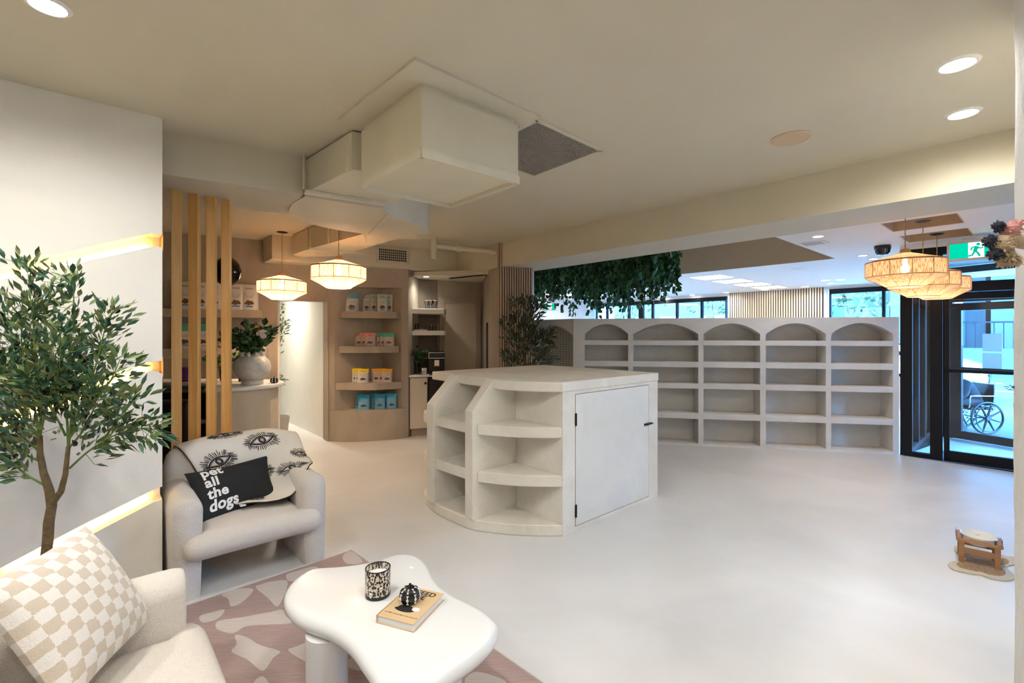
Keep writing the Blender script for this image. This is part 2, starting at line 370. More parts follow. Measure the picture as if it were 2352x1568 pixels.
# ================================================================== SETTING
def frame_cells(mb, u0, u1, v0, v1, z0, z1, holes, mi=0):
    us = sorted({u0, u1, *[h[0] for h in holes], *[h[1] for h in holes]}); vs = sorted({v0, v1, *[h[2] for h in holes], *[h[3] for h in holes]})
    for a, b in zip(us, us[1:]):
        for c, d in zip(vs, vs[1:]):
            if any(h[0]-1e-6 <= a and b <= h[1]+1e-6 and h[2]-1e-6 <= c and d <= h[3]+1e-6 for h in holes): continue
            mb.uvbox(a, b, c, d, z0, z1, mi)
ZC, ZB, ZR = 2.73, 2.405, 2.58                       # main ceiling, beam underside, right-hand ceiling
US, UE, VS, VE = -3.2, 12.7, -2.6, 10.1
mb = MB(); mb.prism([W(US,VS), W(7.46,VS), W(7.46,1.2), W(UE,1.2), W(UE,VE), W(US,VE)], -.12, 0); struct('floor', mb, M['floor'], 'polished white microcement floor')
mb = MB(); mb.uvbox(US, 4.13, VS, VE, ZC, 3.3); struct('ceiling', mb, M['paint'], 'warm white painted ceiling')
COF = (5.3, 8.0, 2.0, 8.5); SQ1 = (5.80, 6.36, .52, 1.08); SQ2 = (6.69, 7.25, .52, 1.08)
mb = MB(); frame_cells(mb, 4.775, UE, VS, VE, ZR, 3.1, [COF, SQ1, SQ2]); mb.uvbox(4.775, UE, VS, VE, 3.1, 3.3)
struct('ceiling_right', mb, M['paint_white'], 'white painted ceiling of the right-hand area')
for i, (h, zt) in enumerate([(COF, 3.08), (SQ1, 2.84), (SQ2, 2.84)]):
    mb = MB(); u0, u1, v0, v1 = h; t = .012
    mb.uvbox(u0, u0+t, v0, v1, ZR+.002, zt); mb.uvbox(u1-t, u1, v0, v1, ZR+.002, zt); mb.uvbox(u0+t, u1-t, v0, v0+t, ZR+.002, zt); mb.uvbox(u0+t, u1-t, v1-t, v1, ZR+.002, zt); mb.uvbox(u0, u1, v0, v1, zt, zt+.012)
    struct('trim_%d' % (i+1), mb, M['tan_paint'], ['tan painted lining of the large ceiling recess behind the ivy', 'tan painted lining of the nearer small square ceiling recess', 'tan painted lining of the farther small square ceiling recess'][i])
mb = MB(); mb.uvbox(4.13, 4.775, VS, 4.83, ZB, 3.3); mb.uvbox(4.13, 4.775, 4.83, VE, ZB, 3.3); struct('beam_ceiling', mb, M['paint'], 'wide painted ceiling beam across the shop')
# feature wall with three slanted light slots
Wd = W(0,0)
wu, wv = .294, 3.346
def on_wall(px, py):                                 # s (distance from the wall's free end, growing to the left) and z
    k = (px-CX)/F
    # point W(u,wv): X/Y=k
    u = (Vx*wv-k*Vy*wv)/(k*Uy-Ux); p = W(u, wv); return (wu-u, HC-(py-HY)/F*p.y)
slots = []
for top, bot in (([(0,611),(344,535),(379,539)], [(0,643),(356,565),(379,568)]), ([(0,952),(262,857),(344,831),(379,828)], [(0,986),(245,896),(350,849),(379,858)]), ([(0,1305),(180,1210),(362,1120),(379,1116)], [(0,1335),(180,1243),(350,1154),(379,1146)])):
    a = [on_wall(*p) for p in top]; b = [on_wall(*p) for p in bot]
    def ext(l):
        l = sorted(l); l[0] = (0.0, l[0][1]); (s0,z0),(s1,z1) = l[1], l[-1]; m_ = (z1-z0)/(s1-s0)
        return l+[(3.4, z1+m_*(3.4-s1))]
    slots.append((ext(a), ext(b)))
th, dep = .20, .13
bounds = [[(0,0),(3.4,0)]]
mb = MB()
def wp(s, z, off=0): return W(wu-s, wv+off, z)
prev = [(0,0.0),(3.4,0.0)]
for top, bot in reversed(slots):                     # lowest slot first
    mb.plate([wp(s,max(z,0)) for s, z in prev]+[wp(s,max(z,0.0)) for s, z in reversed(bot)], (Vx,Vy,0), dep); prev = top
mb.plate([wp(s,max(0,z)) for s, z in prev]+[wp(3.4,ZC), wp(0,ZC)], (Vx,Vy,0), dep)
mb.uvbox(wu-3.4, wu, wv+dep, wv+th, 0, ZC)
struct('wall_left', mb, M['feature'], 'cream plaster feature wall with three slanted glowing slots')
for i, (top, bot) in enumerate(slots):
    mb = MB(); l = [(max(.06, s), max(z, .01)) for s, z in bot if z > 0]
    if len(l) < 2: continue
    for (s0,z0),(s1,z1) in zip(l, l[1:]):
        if s1-s0 > .01: mb.plate([wp(s0,z0+.004,dep-.028), wp(s1,z1+.004,dep-.028), wp(s1,z1+.018,dep-.028), wp(s0,z0+.018,dep-.028)], (Vx,Vy,0), .012)
    obj('led_strip', mb, M['led'], label=['warm light strip glowing in the topmost slanted wall slot', 'warm light strip glowing in the middle slanted wall slot', 'warm light strip glowing in the lowest slanted wall slot'][i], cat='light strip', group='light strips in the feature wall')
mb = MB()                                            # orange plates painted as the warm-lit interior at the slots' ends
for top, bot in slots[:2]:
    mb.plate([wp(-.002, bot[0][1]-.02, .02), wp(-.002, top[0][1]+.02, .02), wp(-.002, top[0][1]+.02, dep+.05), wp(-.002, bot[0][1]-.02, dep+.05)], (Ux,Uy,0), .004)
struct('trim_4', mb, M['post_wood'], 'wooden end trim closing the wall slots')
# soffit above the posts
mb = MB(); A, B = Vector((-2.114,2.882)), Vector((-1.464,3.303)); dd = (B-A).normalized(); nn = Vector((-dd.y, dd.x))
def v2(a, z=0): return Vector((a[0], a[1], z))
mb.prism([A-dd*.6, B+dd*.0, B+nn*.66, A-dd*2.6+nn*.66, A-dd*2.6+nn*.3], 2.472, ZC)
struct('trim_5', mb, M['paint'], 'painted ceiling bulkhead above the wooden posts')
# closing walls behind the camera and at the sides
def wallseg(mb, a, b, z0, z1, t=.15, mi=0):
    a, b = Vector((a[0],a[1])), Vector((b[0],b[1])); d = (b-a).normalized(); n_ = Vector((-d.y, d.x))*t
    mb.prism([a, b, b+n_, a+n_], z0, z1, mi)
mb = MB(); mb.uvbox(US-.15, US, VS, VE, 0, 3.3); struct('wall_back', mb, M['white_plaster'], 'plaster wall behind the seating area')
mb = MB(); mb.uvbox(US, 7.6, VS-.15, VS, 0, 3.3); struct('wall_near', mb, M['white_plaster'], 'plaster wall behind the camera')
mb = MB(); mb.uvbox(US, 5.2, VE, VE+.15, 0, 3.3); mb.uvbox(5.2, UE+.2, VE, VE+.15, 0, 3.3, 1)
struct('wall_far', mb, [M['limewash'], M['white_plaster']], 'pale far wall at the end of the right-hand area')
mb = MB(); mb.uvbox(5.05, 5.2, 5.35, VE, 0, 3.3); struct('wall_divider', mb, M['white_plaster'], 'wall dividing the kitchenette from the right-hand area')
# limewashed back wall: left of the hall opening, lintel, niche wall
JL, JR = Vector((-3.13,6.31)), Vector((-2.56,6.59))
DW = (JL-Vector((-4.95,5.31)))
def back(a): return Vector((a[0], a[1]))+Vector((-.12,.34))
L0 = Vector((-4.95,5.31))
mb = MB(); mb.prism([L0, JL, JL+Vector((Vx,Vy))*.14, L0+Vector((-.1,.14))], 0, ZC); mb.prism([JL, JR, JR+Vector((Vx,Vy))*.14, JL+Vector((Vx,Vy))*.14], 1.945, ZC)
struct('wall_desk', mb, M['limewash'], 'limewashed wall behind the reception desk')
mb = MB(); wallseg(mb, (-4.6,.4), L0, 0, ZC); struct('wall_desk_side', mb, M['limewash'], 'limewashed side wall of the reception corner')
A_, B_, C_, D_, E_ = JR, Vector((-2.48,6.60)), Vector((-1.92,7.0)), Vector((-1.592,6.80)), Vector((-1.497,6.82))
bk = [Vector((-1.46,7.35)), Vector((-1.85,7.38)), Vector((-2.70,6.75))]
base = [A_]+[cspline([Vector((-2.52,6.575)), Vector((-2.34,6.54)), Vector((-2.1,6.55)), Vector((-1.93,6.595)), Vector((-1.66,6.70)), Vector((-1.55,6.765))], t/14) for t in range(15)]+[E_]
mb = MB(); mb.prism(base+bk, 0, .431); mb.prism([A_,B_,C_,D_,E_]+bk, .431, 2.157); mb.prism([A_,E_]+bk, 2.157, ZC)
struct('wall_niche', mb, M['limewash'], 'limewashed wall with a corner niche of curved shelves', smooth=True, sharp=25)
for z0, z1, l, r_, bul in ((1.719,1.81,786,911,.02), (1.232,1.324,779,916,.05), (.721,.814,771,922,.09)):
    P = lambda px, d: Vector(((px-CX)/F*d, d))
    a, b = P(l, 6.56), P(r_, 6.72); m_ = (a+b)/2+Vector((.06,-.09))*(bul/.06)
    mb = MB(); mb.prism([cspline([a, lerp(a,m_,.55)+Vector((0,-.01)), m_, lerp(b,m_,.55)+Vector((0,-.01)), b], t/16) for t in range(17)]+[D_+Vector((-.03,.0)), C_+Vector((0,-.004)), B_+Vector((.06,.02))], z0, z1)
    struct('trim_shelf', mb, M['limewash'], smooth=True, sharp=30)
# hall behind the opening: white wall on the right, bright
Hd = Vector((Vx,Vy)); h0 = Vector((-2.62,6.68)); 
mb = MB(); mb.prism([h0, h0+Hd*3.0, h0+Hd*3.0+Vector((Ux,Uy))*.1, h0+Vector((Ux,Uy))*.1], 0, 2.4); struct('wall_hall_right', mb, M['white_plaster'], 'white wall running down the lit hall')
g0 = JL+Vector((-.02,.1)); mb = MB(); mb.prism([g0, g0+Hd*2.9, g0+Hd*2.9-Vector((Ux,Uy))*.1, g0-Vector((Ux,Uy))*.1], 0, 2.4); 
e0 = g0+Hd*2.9; e1 = h0+Hd*3.0; mb.prism([e0, e1, e1+Hd*.1, e0+Hd*.1], 0, 2.4); struct('wall_hall_left', mb, M['white_plaster'], 'white wall at the left and end of the hall')
mb = MB(); mb.prism([g0, h0, h0+Hd*3, g0+Hd*3], 2.35, 2.42); struct('ceiling_hall', mb, M['white_plaster'], 'white ceiling of the hall')
mb = MB(); t = .012
mb.prism([JR+Vector((-.012,-.012)), JR+Vector((.004,-.012)), JR+Vector((Vx,Vy))*.15+Vector((.004,0)), JR+Vector((Vx,Vy))*.15+Vector((-.012,0))], 0, 1.95)
struct('door_1', mb, M['limewash'], 'frame edge of the hall opening')
for yy, zz, hh in ((800, 1.385, .05), (872, 1.02, .04)):
    pl = MB(); p = atd(752 if zz > 1.2 else 756.5, yy, 6.72); pl.box((p.x-.012, 6.66, zz-hh), (p.x+.004, 6.70, zz+hh))
    obj('strike_plate', pl, M['black'], label='upper dark metal catch on the bright hall opening' if zz > 1.2 else 'lower dark metal catch on the bright hall opening', cat='door catch', group='door catches of the hall opening')
# kitchenette recess
mb = MB(); wallseg(mb, (-1.50,7.34), (-1.20,7.62), 0, ZC, .1)
mb.prism([(-1.86,7.33),(-1.50,7.34),(-1.20,7.62),(-1.3,7.8),(-1.9,7.6)], 0, ZC); struct('wall_kitchen', mb, M['limewash'], 'limewashed wall behind the kitchenette shelves')
K0, K1 = Vector((-1.20,7.62)), Vector((-.50,8.0)); kd = (K1-K0).normalized(); kn = Vector((-kd.y, kd.x))
mb = MB(); mb.prism([K0, K1, K1+kn*.12, K0+kn*.12], 0, ZC); struct('wall_kitchen_far', mb, M['limewash'], 'limewashed wall around the grey-beige door')
mb = MB()
def onk(s, z, o=0): q = K0+kd*s-kn*o; return Vector((q.x, q.y, z))
mb.plate([onk(.10,0,.012),onk(.66,0,.012),onk(.66,2.0,.012),onk(.10,2.0,.012)], (-kn.x,-kn.y,0), .012)
dr_ = struct('door_2', mb, plain('door_paint', (.56,.47,.36), .6), 'plain beige door beyond the kitchenette')
mb = MB()
for a, b, c, d in ((.02,.10,0,2.08),(.66,.74,0,2.08),(.10,.66,2.0,2.08)): mb.plate([onk(a,c,.012),onk(b,c,.012),onk(b,d,.012),onk(a,d,.012)], (-kn.x,-kn.y,0), .035)
obj('door_frame', mb, M['limewash'], dr_)
CA, CB, CC, CD = Vector((-.17,6.385)), Vector((.28,6.53)), Vector((.10,6.97)), Vector((-.335,6.78))
mb = MB(); wallseg(mb, (-.34,6.80), (-.50,8.0), 0, ZC, -.12); struct('wall_kitchen_right', mb, M['limewash'], 'limewashed wall right of the kitchenette passage')
mb = MB(); p = Vector((-.345,6.86)); mb.prism([p, p+Vector((-.02,.25)), p+Vector((-.045,.25)), p+Vector((-.025,0))], .9, 1.66); obj('wall_screen', mb, M['black_plastic'], label='narrow black panel on the wall edge beside the beige column', cat='panel')  # black panel added in place of a dark slot
mb = MB(); mb.prism([CA, CB, CC, CD], 0, ZB); mb.prism([CA, lerp(CA,CB,.3), CC, CD], ZB, ZC); struct('wall_column', mb, M['limewash'], 'beige column under the beam end')
mb = MB(); mb.prism([(-1.45,7.0),(-.38,6.86),(-.5,8.0),(-1.2,7.8),(-1.86,7.5)], 2.36, 2.42); mb.prism([(-1.0,7.32),(-.34,6.80),(-.30,6.9),(-.95,7.45)], 2.36, ZC)
struct('ceiling_kitchen', mb, M['paint'], 'low painted ceiling over the kitchenette')
cd_ = (CB-CA).normalized(); cn = Vector((cd_.y,-cd_.x)); Lc = (CB-CA).length
mb = MB()
q = lambda s, o: CA+cd_*s+cn*o
mb.prism([q(0,0.001), q(.135,.001), q(.135,.008), q(0,.008)], 0, ZC-.003, 1); mb.prism([q(.135,.001), q(Lc,.001), q(Lc,.008), q(.135,.008)], 0, ZB-.003, 1)
n_ = 14
for i in range(n_):
    s = (i+.12)*Lc/n_; mb.prism([q(s,.006), q(s+.021,.006), q(s+.021,.026), q(s,.026)], 0, (ZC if s < .12 else ZB)-.004, 0)
struct('trim_6', mb, [M['slat_wood'], M['black']], 'vertical brown wood slats cladding the column')
# back bulkhead with vent
mb = MB(); BA, BB = Vector((-2.975,5.855)), Vector((-.97,7.40))+Vector((.61,-.792))*.26; a, b = BA, BB; mb.prism([a, b, b+Vector((-.3,.36)), a+Vector((-.3,.36))], 2.43, ZC); struct('trim_7', mb, M['paint_duct'], 'boxed bulkhead along the back wall')
# right-hand facade
def fac(mb, v0, v1, z0, z1, t0=0, t1=.15, mi=0): mb.uvbox(UE+t0, UE+t1, v0, v1, z0, z1, mi)
mb = MB(); fac(mb, 5.62, 10.1, 0, .6); fac(mb, 5.62, 10.1, 2.50, 3.3); fac(mb, 3.34, 5.62, 0, 3.3); fac(mb, 1.2, 3.34, 0, .6); fac(mb, 1.2, 3.34, 2.52, 3.3)
struct('wall_right', mb, M['white_plaster'], 'white front wall around the long windows')
mb = MB(); mb.uvbox(UE-.012, UE-.002, 3.42, 5.6, 0, ZR-.002, 1)
k = 0; v = 3.44
while v < 5.58: mb.uvbox(UE-.032, UE-.012, v, v+.034, 0, ZR-.003, 0); v += .056
struct('trim_8', mb, [M['slat_light'], M['black']], 'pale vertical wood slats between the front windows')
for nm, v0, v1, z0, z1, mull, lab in (('window_1', 5.66, 10.05, .6, 2.50, [6.35,7.1,7.9,8.3,8.75,9.6], 'long black-framed front window left of the pale slats'), ('window_2', 1.25, 3.30, .6, 2.52, [2.3], 'black-framed front window right of the pale slats')):
    mb = MB(); f_ = .055
    for vv in [v0, v1]+mull:
        w_ = .16 if vv == 8.3 else f_
        mb.uvbox(UE-.03, UE+.06, max(v0,vv-w_/2), min(v1,vv+w_/2), z0, z1)
    mb.uvbox(UE-.03, UE+.06, v0, v1, z0, z0+.06); mb.uvbox(UE-.03, UE+.06, v0, v1, z1-.11, z1)
    if nm == 'window_1': mb.uvbox(UE-.03, UE+.06, 8.75, 9.95, 1.62, 1.76)
    w = struct(nm, mb, M['black'], lab)
    ms = sorted([v0, v1]+mull)
    for a, b in zip(ms, ms[1:]):
        g = MB(); g.uvbox(UE+.01, UE+.016, a+.02, b-.02, z0+.04, z1-.08); obj('pane', g, M['glass'], w)
# stretch of wall between the long windows and the vestibule, glazed above
UG = 7.5
mb = MB(); mb.uvbox(UG+.06, UE+.15, 1.08, 1.2, 2.3, 3.3); mb.uvbox(9.3, UE+.15, 1.08, 1.2, 0, 3.3); struct('wall_vestibule', mb, M['white_plaster'], 'outer wall beside the entrance')
mb = MB()
for u in (7.62, 8.1, 8.6, 9.22): mb.uvbox(u, u+.07, 1.1, 1.17, 0, 2.3)
for z in (0, 2.2): mb.uvbox(7.62, 9.29, 1.1, 1.17, z, z+.08)
w = struct('window_3', mb, M['black'], 'black-framed side glazing of the entrance vestibule')
g = MB(); g.uvbox(7.66, 9.25, 1.13, 1.136, .05, 2.24); obj('pane', g, M['glass'], w)
# entrance glazing: plane through G0 along g
G0 = Vector((4.815,5.86)); gd = Vector((.718,-.696)).normalized(); gn = Vector((-gd.y, gd.x))   # gn points away from the room
if gn.y < 0: gn = -gn
def gs(px): k = (px-CX)/F; return (k*G0.y-G0.x)/(gd.x-k*gd.y)
def gp(s, z, o=0.0): q = G0+gd*s+gn*o; return Vector((q.x, q.y, z))
def gbox(mb, s0, s1, z0, z1, o0=0, o1=.08, mi=0):
    mb.hexa([gp(s0,z0,o0),gp(s1,z0,o0),gp(s1,z0,o1),gp(s0,z0,o1),gp(s0,z1,o0),gp(s1,z1,o0),gp(s1,z1,o1),gp(s0,z1,o1)], mi)
s1, s2, s3, s4, s5 = gs(2095), gs(2136), gs(2165), gs(2330), gs(2352)+.35
mb = MB(); gbox(mb, 0, s1, 0, 2.53); gbox(mb, s2, s3, 0, 2.53); gbox(mb, s1, s2, 0, .05); gbox(mb, s1, s2, 2.44, 2.53); gbox(mb, s3, s5, 2.44, 2.53); gbox(mb, s3, s5, 1.985, 2.10); gbox(mb, s5, s5+.1, 0, 2.53)
w = struct('window_4', mb, M['black'], 'black entrance frame with sidelight and transom')
for a, b, c, d in ((s1,s2,.05,2.44), (s3,s5,2.10,2.44)):
    g = MB(); gbox(g, a, b, c, d, .03, .036); obj('pane', g, M['glass'], w)
mb = MB(); ds = s3+.01; de = s5-.02
gbox(mb, ds, ds+.05, 0, 1.98, .01, .06); gbox(mb, de-.07, de, 0, 1.98, .01, .06); gbox(mb, ds, de, 0, .12, .01, .06); gbox(mb, ds, de, 1.90, 1.98, .01, .06); gbox(mb, ds, de, 1.045, 1.085, .01, .06)
dr_ = struct('door_3', mb, M['black'], 'black-framed glass entrance door')
for z0, z1 in ((.12,1.045),(1.085,1.90)): g = MB(); gbox(g, ds+.05, de-.07, z0, z1, .03, .036); obj('pane', g, M['glass'], dr_)
g = MB(); gbox(g, ds+.05, ds+.35, 1.915, 1.96, .06, .10); obj('door_closer', g, plain('closer_grey', (.35,.38,.42), .4, metal=.5), dr_)
# wall right of the entrance and above it
mb = MB(); gbox(mb, 0, s5+.1, 2.53, 3.3, 0, .1); gbox(mb, s5+.1, s5+3.1, 2.45, 2.53, 0, .15); gbox(mb, s5+.1, s5+3.1, 0, .06, 0, .15); gbox(mb, s5+2.9, s5+3.6, 0, 3.3, 0, .15); gbox(mb, s5+.1, s5+3.6, 2.53, 3.3, 0, .1); struct('wall_entrance', mb, M['white_plaster'], 'wall around the entrance glazing')
mb = MB()  # unseen window, added to bring cool daylight onto floor and island
for s in (s5+.1, s5+1.0, s5+1.95, s5+2.82): gbox(mb, s, s+.07, .06, 2.45, .02, .10)
w = struct('window_6', mb, M['black'], 'shop window continuing beside the entrance door')
g = MB(); gbox(g, s5+.17, s5+2.82, .06, 2.45, .05, .056); obj('pane', g, M['glass'], w)
# vestibule: outer glass door left ajar
O0 = Vector((6.33,6.79)); od = Vector((.36,-.93)).normalized(); on = Vector((.93,.36)).normalized()
def op(s, z, o=0.0): q = O0+od*s+on*o; return Vector((q.x, q.y, z))
def obox(mb, s0, s1, z0, z1, o0=0, o1=.05, mi=0):
    mb.hexa([op(s0,z0,o0),op(s1,z0,o0),op(s1,z0,o1),op(s0,z0,o1),op(s0,z1,o0),op(s1,z1,o0),op(s1,z1,o1),op(s0,z1,o1)], mi)
mb = MB(); obox(mb, 0, .10, .01, 1.93); obox(mb, .78, .92, .01, 1.93); obox(mb, .1, .78, .01, .12); obox(mb, .1, .78, 1.83, 1.93)
dr_ = struct('door_4', mb, M['black'], 'outer black-framed glass door of the vestibule')
g = MB(); obox(g, .1, .78, .12, 1.83, .02, .026); obj('pane', g, M['glass'], dr_)
g = MB(); obox(g, .1, .78, 1.0, 1.03, -.05, -.02); obj('push_bar', g, M['black'], dr_)
for z0, z1, lab in ((1.26, 1.50, 'upper white paper notice on the outer glass door'), (1.00, 1.235, 'lower white paper notice on the outer glass door')):
    g = MB(); obox(g, .33, .53, z0, z1, .012, .015); obj('paper_notice', g, M['paper'], label=lab, cat='notice', group='paper notices on the outer door')
mb = MB(); obox(mb, -.14, 0, 0, 2.45); obox(mb, .93, 1.1, 0, 2.45); obox(mb, -.14, 1.1, 1.95, 2.06); obox(mb, -.14, 1.1, 2.36, 2.45)
w = struct('window_5', mb, M['black'], 'outer black frame of the vestibule with a transom')
g = MB(); obox(g, 0, .93, 2.06, 2.36, .02, .026); obj('pane', g, M['glass'], w)
mb = MB(); mb.prism([gp(0,0,.1)[:2], gp(s5,0,.1)[:2], op(1.5,0)[:2], op(-.14,0,.05)[:2], W(8.9,1.05)[:2]], 2.46, 2.6); struct('ceiling_vestibule', mb, M['paint_white'], 'white vestibule ceiling')
mb = MB(); mb.prism([gp(.05,0,.1)[:2], gp(s5,0,.1)[:2], op(1.3,0)[:2], op(-.1,0)[:2], W(8.6,1.0)[:2]], -.03, -.004)
struct('floor_vestibule', mb, M['floor'], 'pale vestibule floor')
mb = MB(); a = gp(s3+.02,0,.12); mb.prism([gp(s3-.1,0,.12)[:2], gp(s5-.05,0,.12)[:2], gp(s5-.05,0,.75)[:2], gp(s3-.1,0,.62)[:2]], -.004, .006)
obj('door_mat', mb, plain('mat_teal', (.10,.16,.20), .9, var=.2, vs=30), label='dark blue-grey entrance mat just outside the glass door', cat='door mat')
# right foreground wall, rough white plaster
mb = MB(); 
def rw(u, v, z): 
    n_ = mnoise.noise(Vector((u*3, v*3, z*2.2)))
    return n_
PR = [Vector((1.824,1.715)), Vector((1.95,1.80)), Vector((3.2,2.55)), Vector((3.3,1.2)), Vector((2.2,.6)), Vector((1.62,1.475))]
nz = 60; o = len(mb.v); rings = []
front = [lerp(PR[1], PR[0], t/4) for t in range(4)]+[lerp(PR[0], PR[5], t/14) for t in range(15)]
for i in range(nz+1):
    z = ZC*i/nz
    for q_ in front:
        n_ = mnoise.noise(Vector((q_.x*4, q_.y*4, z*2.5)))*.010+mnoise.noise(Vector((q_.x*12, q_.y*12, z*9)))*.004
        mb.v.append(Vector((q_.x+n_, q_.y+n_*.3, z)))
nf = len(front)
for i in range(nz):
    for j in range(nf-1): mb.f.append((i*nf+j, (i+1)*nf+j, (i+1)*nf+j+1, i*nf+j+1)); mb.mi.append(0)
mb.prism([PR[1]+Vector((.03,.0)), PR[2], PR[3], PR[4], PR[5]+Vector((.04,-.02)), PR[0]+Vector((.05,-.03))], 0, ZC)
struct('wall_foreground', mb, M['rough_white'], 'rough white plaster wall at the right edge', smooth=True, sharp=60)
mb = MB(); wallseg(mb, (3.2,2.5), gp(s5+3.3,0)[:2], 0, ZC, -.15); 
# ================================================================== OUTSIDE
M['asphalt'] = plain('asphalt', (.045,.048,.052), .8, var=.12, vs=3)
M['pave'] = plain('sidewalk', (.065,.065,.065), .85, var=.08, vs=2)
M['bld1'] = plain('pale_facade', (.05,.053,.056), .8, var=.12, vs=1.5)
M['bld2'] = plain('brick_facade', (.10,.07,.065), .85, var=.2, vs=4)
mb = MB(); mb.prism([W(7.3,-25), W(60,-25), W(60,45), W(UE+.1,45), W(UE+.1,1.19), W(7.3,1.19)], -.2, -.05); struct('ground_street', mb, M['asphalt'], 'grey asphalt street')
mb = MB(); mb.prism([W(8.9,-25), W(13.6,-25), W(13.6,45), W(UE+.12,45), W(UE+.12,1.0), W(8.9,1.0)], -.05, -.03); struct('ground_sidewalk', mb, M['pave'], 'pale concrete sidewalk')
mb = MB(); mb.uvbox(18.2, 18.32, -25, 40, -.05, -.045); struct('trim_road_line', mb, plain('road_paint', (.8,.8,.8), .7), 'white road line')
mb = MB(); mb.uvbox(24, 24.3, -20, 3.0, -.05, .9); mb.uvbox(24, 24.3, -20, 3.0, .9, .97); struct('wall_street', mb, M['pave'], 'low concrete wall across the street')
mb = MB()
for i in range(40): u = -6+i*.24; mb.uvbox(24.05, 24.08, u, u+.03, .97, 1.9)
mb.uvbox(24.03, 24.1, -6, 3.6, 1.88, 1.94); obj('railing', mb, M['black'], label='thin black railing on the low wall across the street', cat='railing')
def building(name, u0, u1, v0, v1, h, m, label, nv, nz_, wc=(.10,.13,.17)):
    t = thing(name, label, 'building', W((u0+u1)/2, (v0+v1)/2, -.05), 0)
    b_ = MB(); b_.uvbox(u0, u1, v0, v1, -.05, h); obj('wall', b_, m, t)
    gm = plain('window_glass', wc, .1)
    for i in range(nv):
        for j in range(nz_):
            a = v0+(v1-v0)*(i+.25)/nv; c = v0+(v1-v0)*(i+.75)/nv; z = 1.0+j*3.1
            b_ = MB(); b_.uvbox(u0-.04, u0-.005, a, c, z, z+1.7); obj('window', b_, gm, t)
    b_ = MB(); b_.uvbox(u0-.2, u1, v0-.1, v1+.1, h, h+.35); obj('roof', b_, M['pave'], t)
building('street_building', 26, 36, -14, 1.4, 9, M['bld1'], 'pale building across the street behind the entrance door', 5, 3)
building('street_building', 27, 37, 1.6, 9, 7.5, M['bld1'], 'pale grey building seen through the window right of the pale slats', 3, 2)
building('street_building', 30, 40, 9.5, 22, 8, M['bld2'], 'brick building seen through the long window, farthest left', 4, 2, (.2,.3,.45))
building('street_building', 25.5, 26, 2.2, 4.4, 5.0, M['bld2'], 'small brick block beside the pale building across the street', 1, 1)
def tree_far(u, v, h, lab):
    t = thing('street_tree', lab, 'tree', W(u, v, -.05), 0, 'trees across the street')
    b_ = MB(); b_.tube([W(u,v,-.05), W(u+.1,v,h*.3), W(u,v+.15,h*.6), W(u+.1,v,h*.85)], [.16,.13,.1,.03]); b_.tube([W(u,v,h*.3), W(u,v+.7,h*.65)], [.08,.03]); b_.tube([W(u,v,h*.35), W(u,v-.8,h*.7)], [.08,.03]); obj('trunk', b_, M['bark'], t, smooth=True)
    b_ = MB()
    for i in range(420):
        p = Vector((random.gauss(0,1), random.gauss(0,1), random.gauss(0,1))).normalized()*random.uniform(.5,1)
        q_ = W(u,v,h*.68)+Vector((p.x*h*.32, p.y*h*.32, p.z*h*.34)); leaf(b_, q_, (random.uniform(-1,1),random.uniform(-1,1),random.uniform(-1,.5)), .28, .16)
    obj('foliage', b_, foliage('tree_leaf', [(.09,.08,.03),(.12,.10,.03),(.06,.065,.025)]), t)
tree_far(20.5, 4.6, 5.6, 'yellow-green tree outside the window right of the pale slats')
tree_far(22, 15.0, 6.0, 'yellow-green tree outside the left end of the long window')
tree_far(23, 11.0, 6.5, 'yellow-green tree outside the middle of the long window')
# parked white car, front half in view
def car(cu, cv):
    t = thing('car', 'white car on the street seen through the entrance door', 'car', W(cu, cv, -.05), math.atan2(Vy, Vx)+PI)
    Lc_ = 4.4; prof = [(-2.2,.35),(-2.2,.75),(-2.05,.98),(-1.6,1.02),(-1.1,1.45),(.35,1.47),(1.0,1.05),(1.75,.92),(2.1,.78),(2.2,.55),(2.18,.32),(1.9,.25),(-2.0,.25)]
    b_ = MB(); n_ = len(prof); rows = [(-.88,.93),(-.80,1.0),(0,1.02),(.80,1.0),(.88,.93)]
    for y_, sc in rows: b_.v += [Vector((x*(.985 if abs(y_) > .85 else 1), y_*(1 if z < 1.0 else .82), z*sc if z > .5 else z)) for x, z in prof]
    for i in range(len(rows)-1):
        for j in range(n_): b_.f.append((i*n_+j, i*n_+(j+1)%n_, (i+1)*n_+(j+1)%n_, (i+1)*n_+j)); b_.mi.append(0)
    b_.f += [tuple(range(n_)), tuple(range(5*n_-1, 4*n_-1, -1))]; b_.mi += [0,0]
    obj('body', b_, plain('car_white', (.8,.82,.85), .2, coat=1), t, smooth=True, sharp=35, local=True)
    b_ = MB()
    for sg in (-1, 1): b_.plate([(-1.3,sg*.80,1.02),(-1.0,sg*.755,1.38),(.3,sg*.755,1.40),(.82,sg*.80,1.02)], (0,sg,0), .012)
    b_.plate([(.42,-.66,1.44),(1.0,-.70,1.08),(1.0,.70,1.08),(.42,.66,1.44)], (.5,0,.8), .012)
    obj('windscreen', b_, M['black_plastic'], t, local=True)
    for x, sg in ((-1.35,-1),(-1.35,1),(1.38,-1),(1.38,1)):
        b_ = MB(); b_.tube([(x,sg*.70,.33),(x,sg*.90,.33)], .33, 20); obj('wheel', b_, M['black_plastic'], t, smooth=True, local=True)
    for sg in (-1, 1):
        b_ = MB(); b_.ball((2.08,sg*.62,.72), .13, 10, sc=(.8,1.4,.7)); obj('headlight', b_, M['chrome'], t, smooth=True, local=True)
    b_ = MB(); b_.box((2.17,-.4,.42),(2.21,.4,.62)); obj('grille', b_, M['black_plastic'], t, local=True)
car(15.6, 3.05)
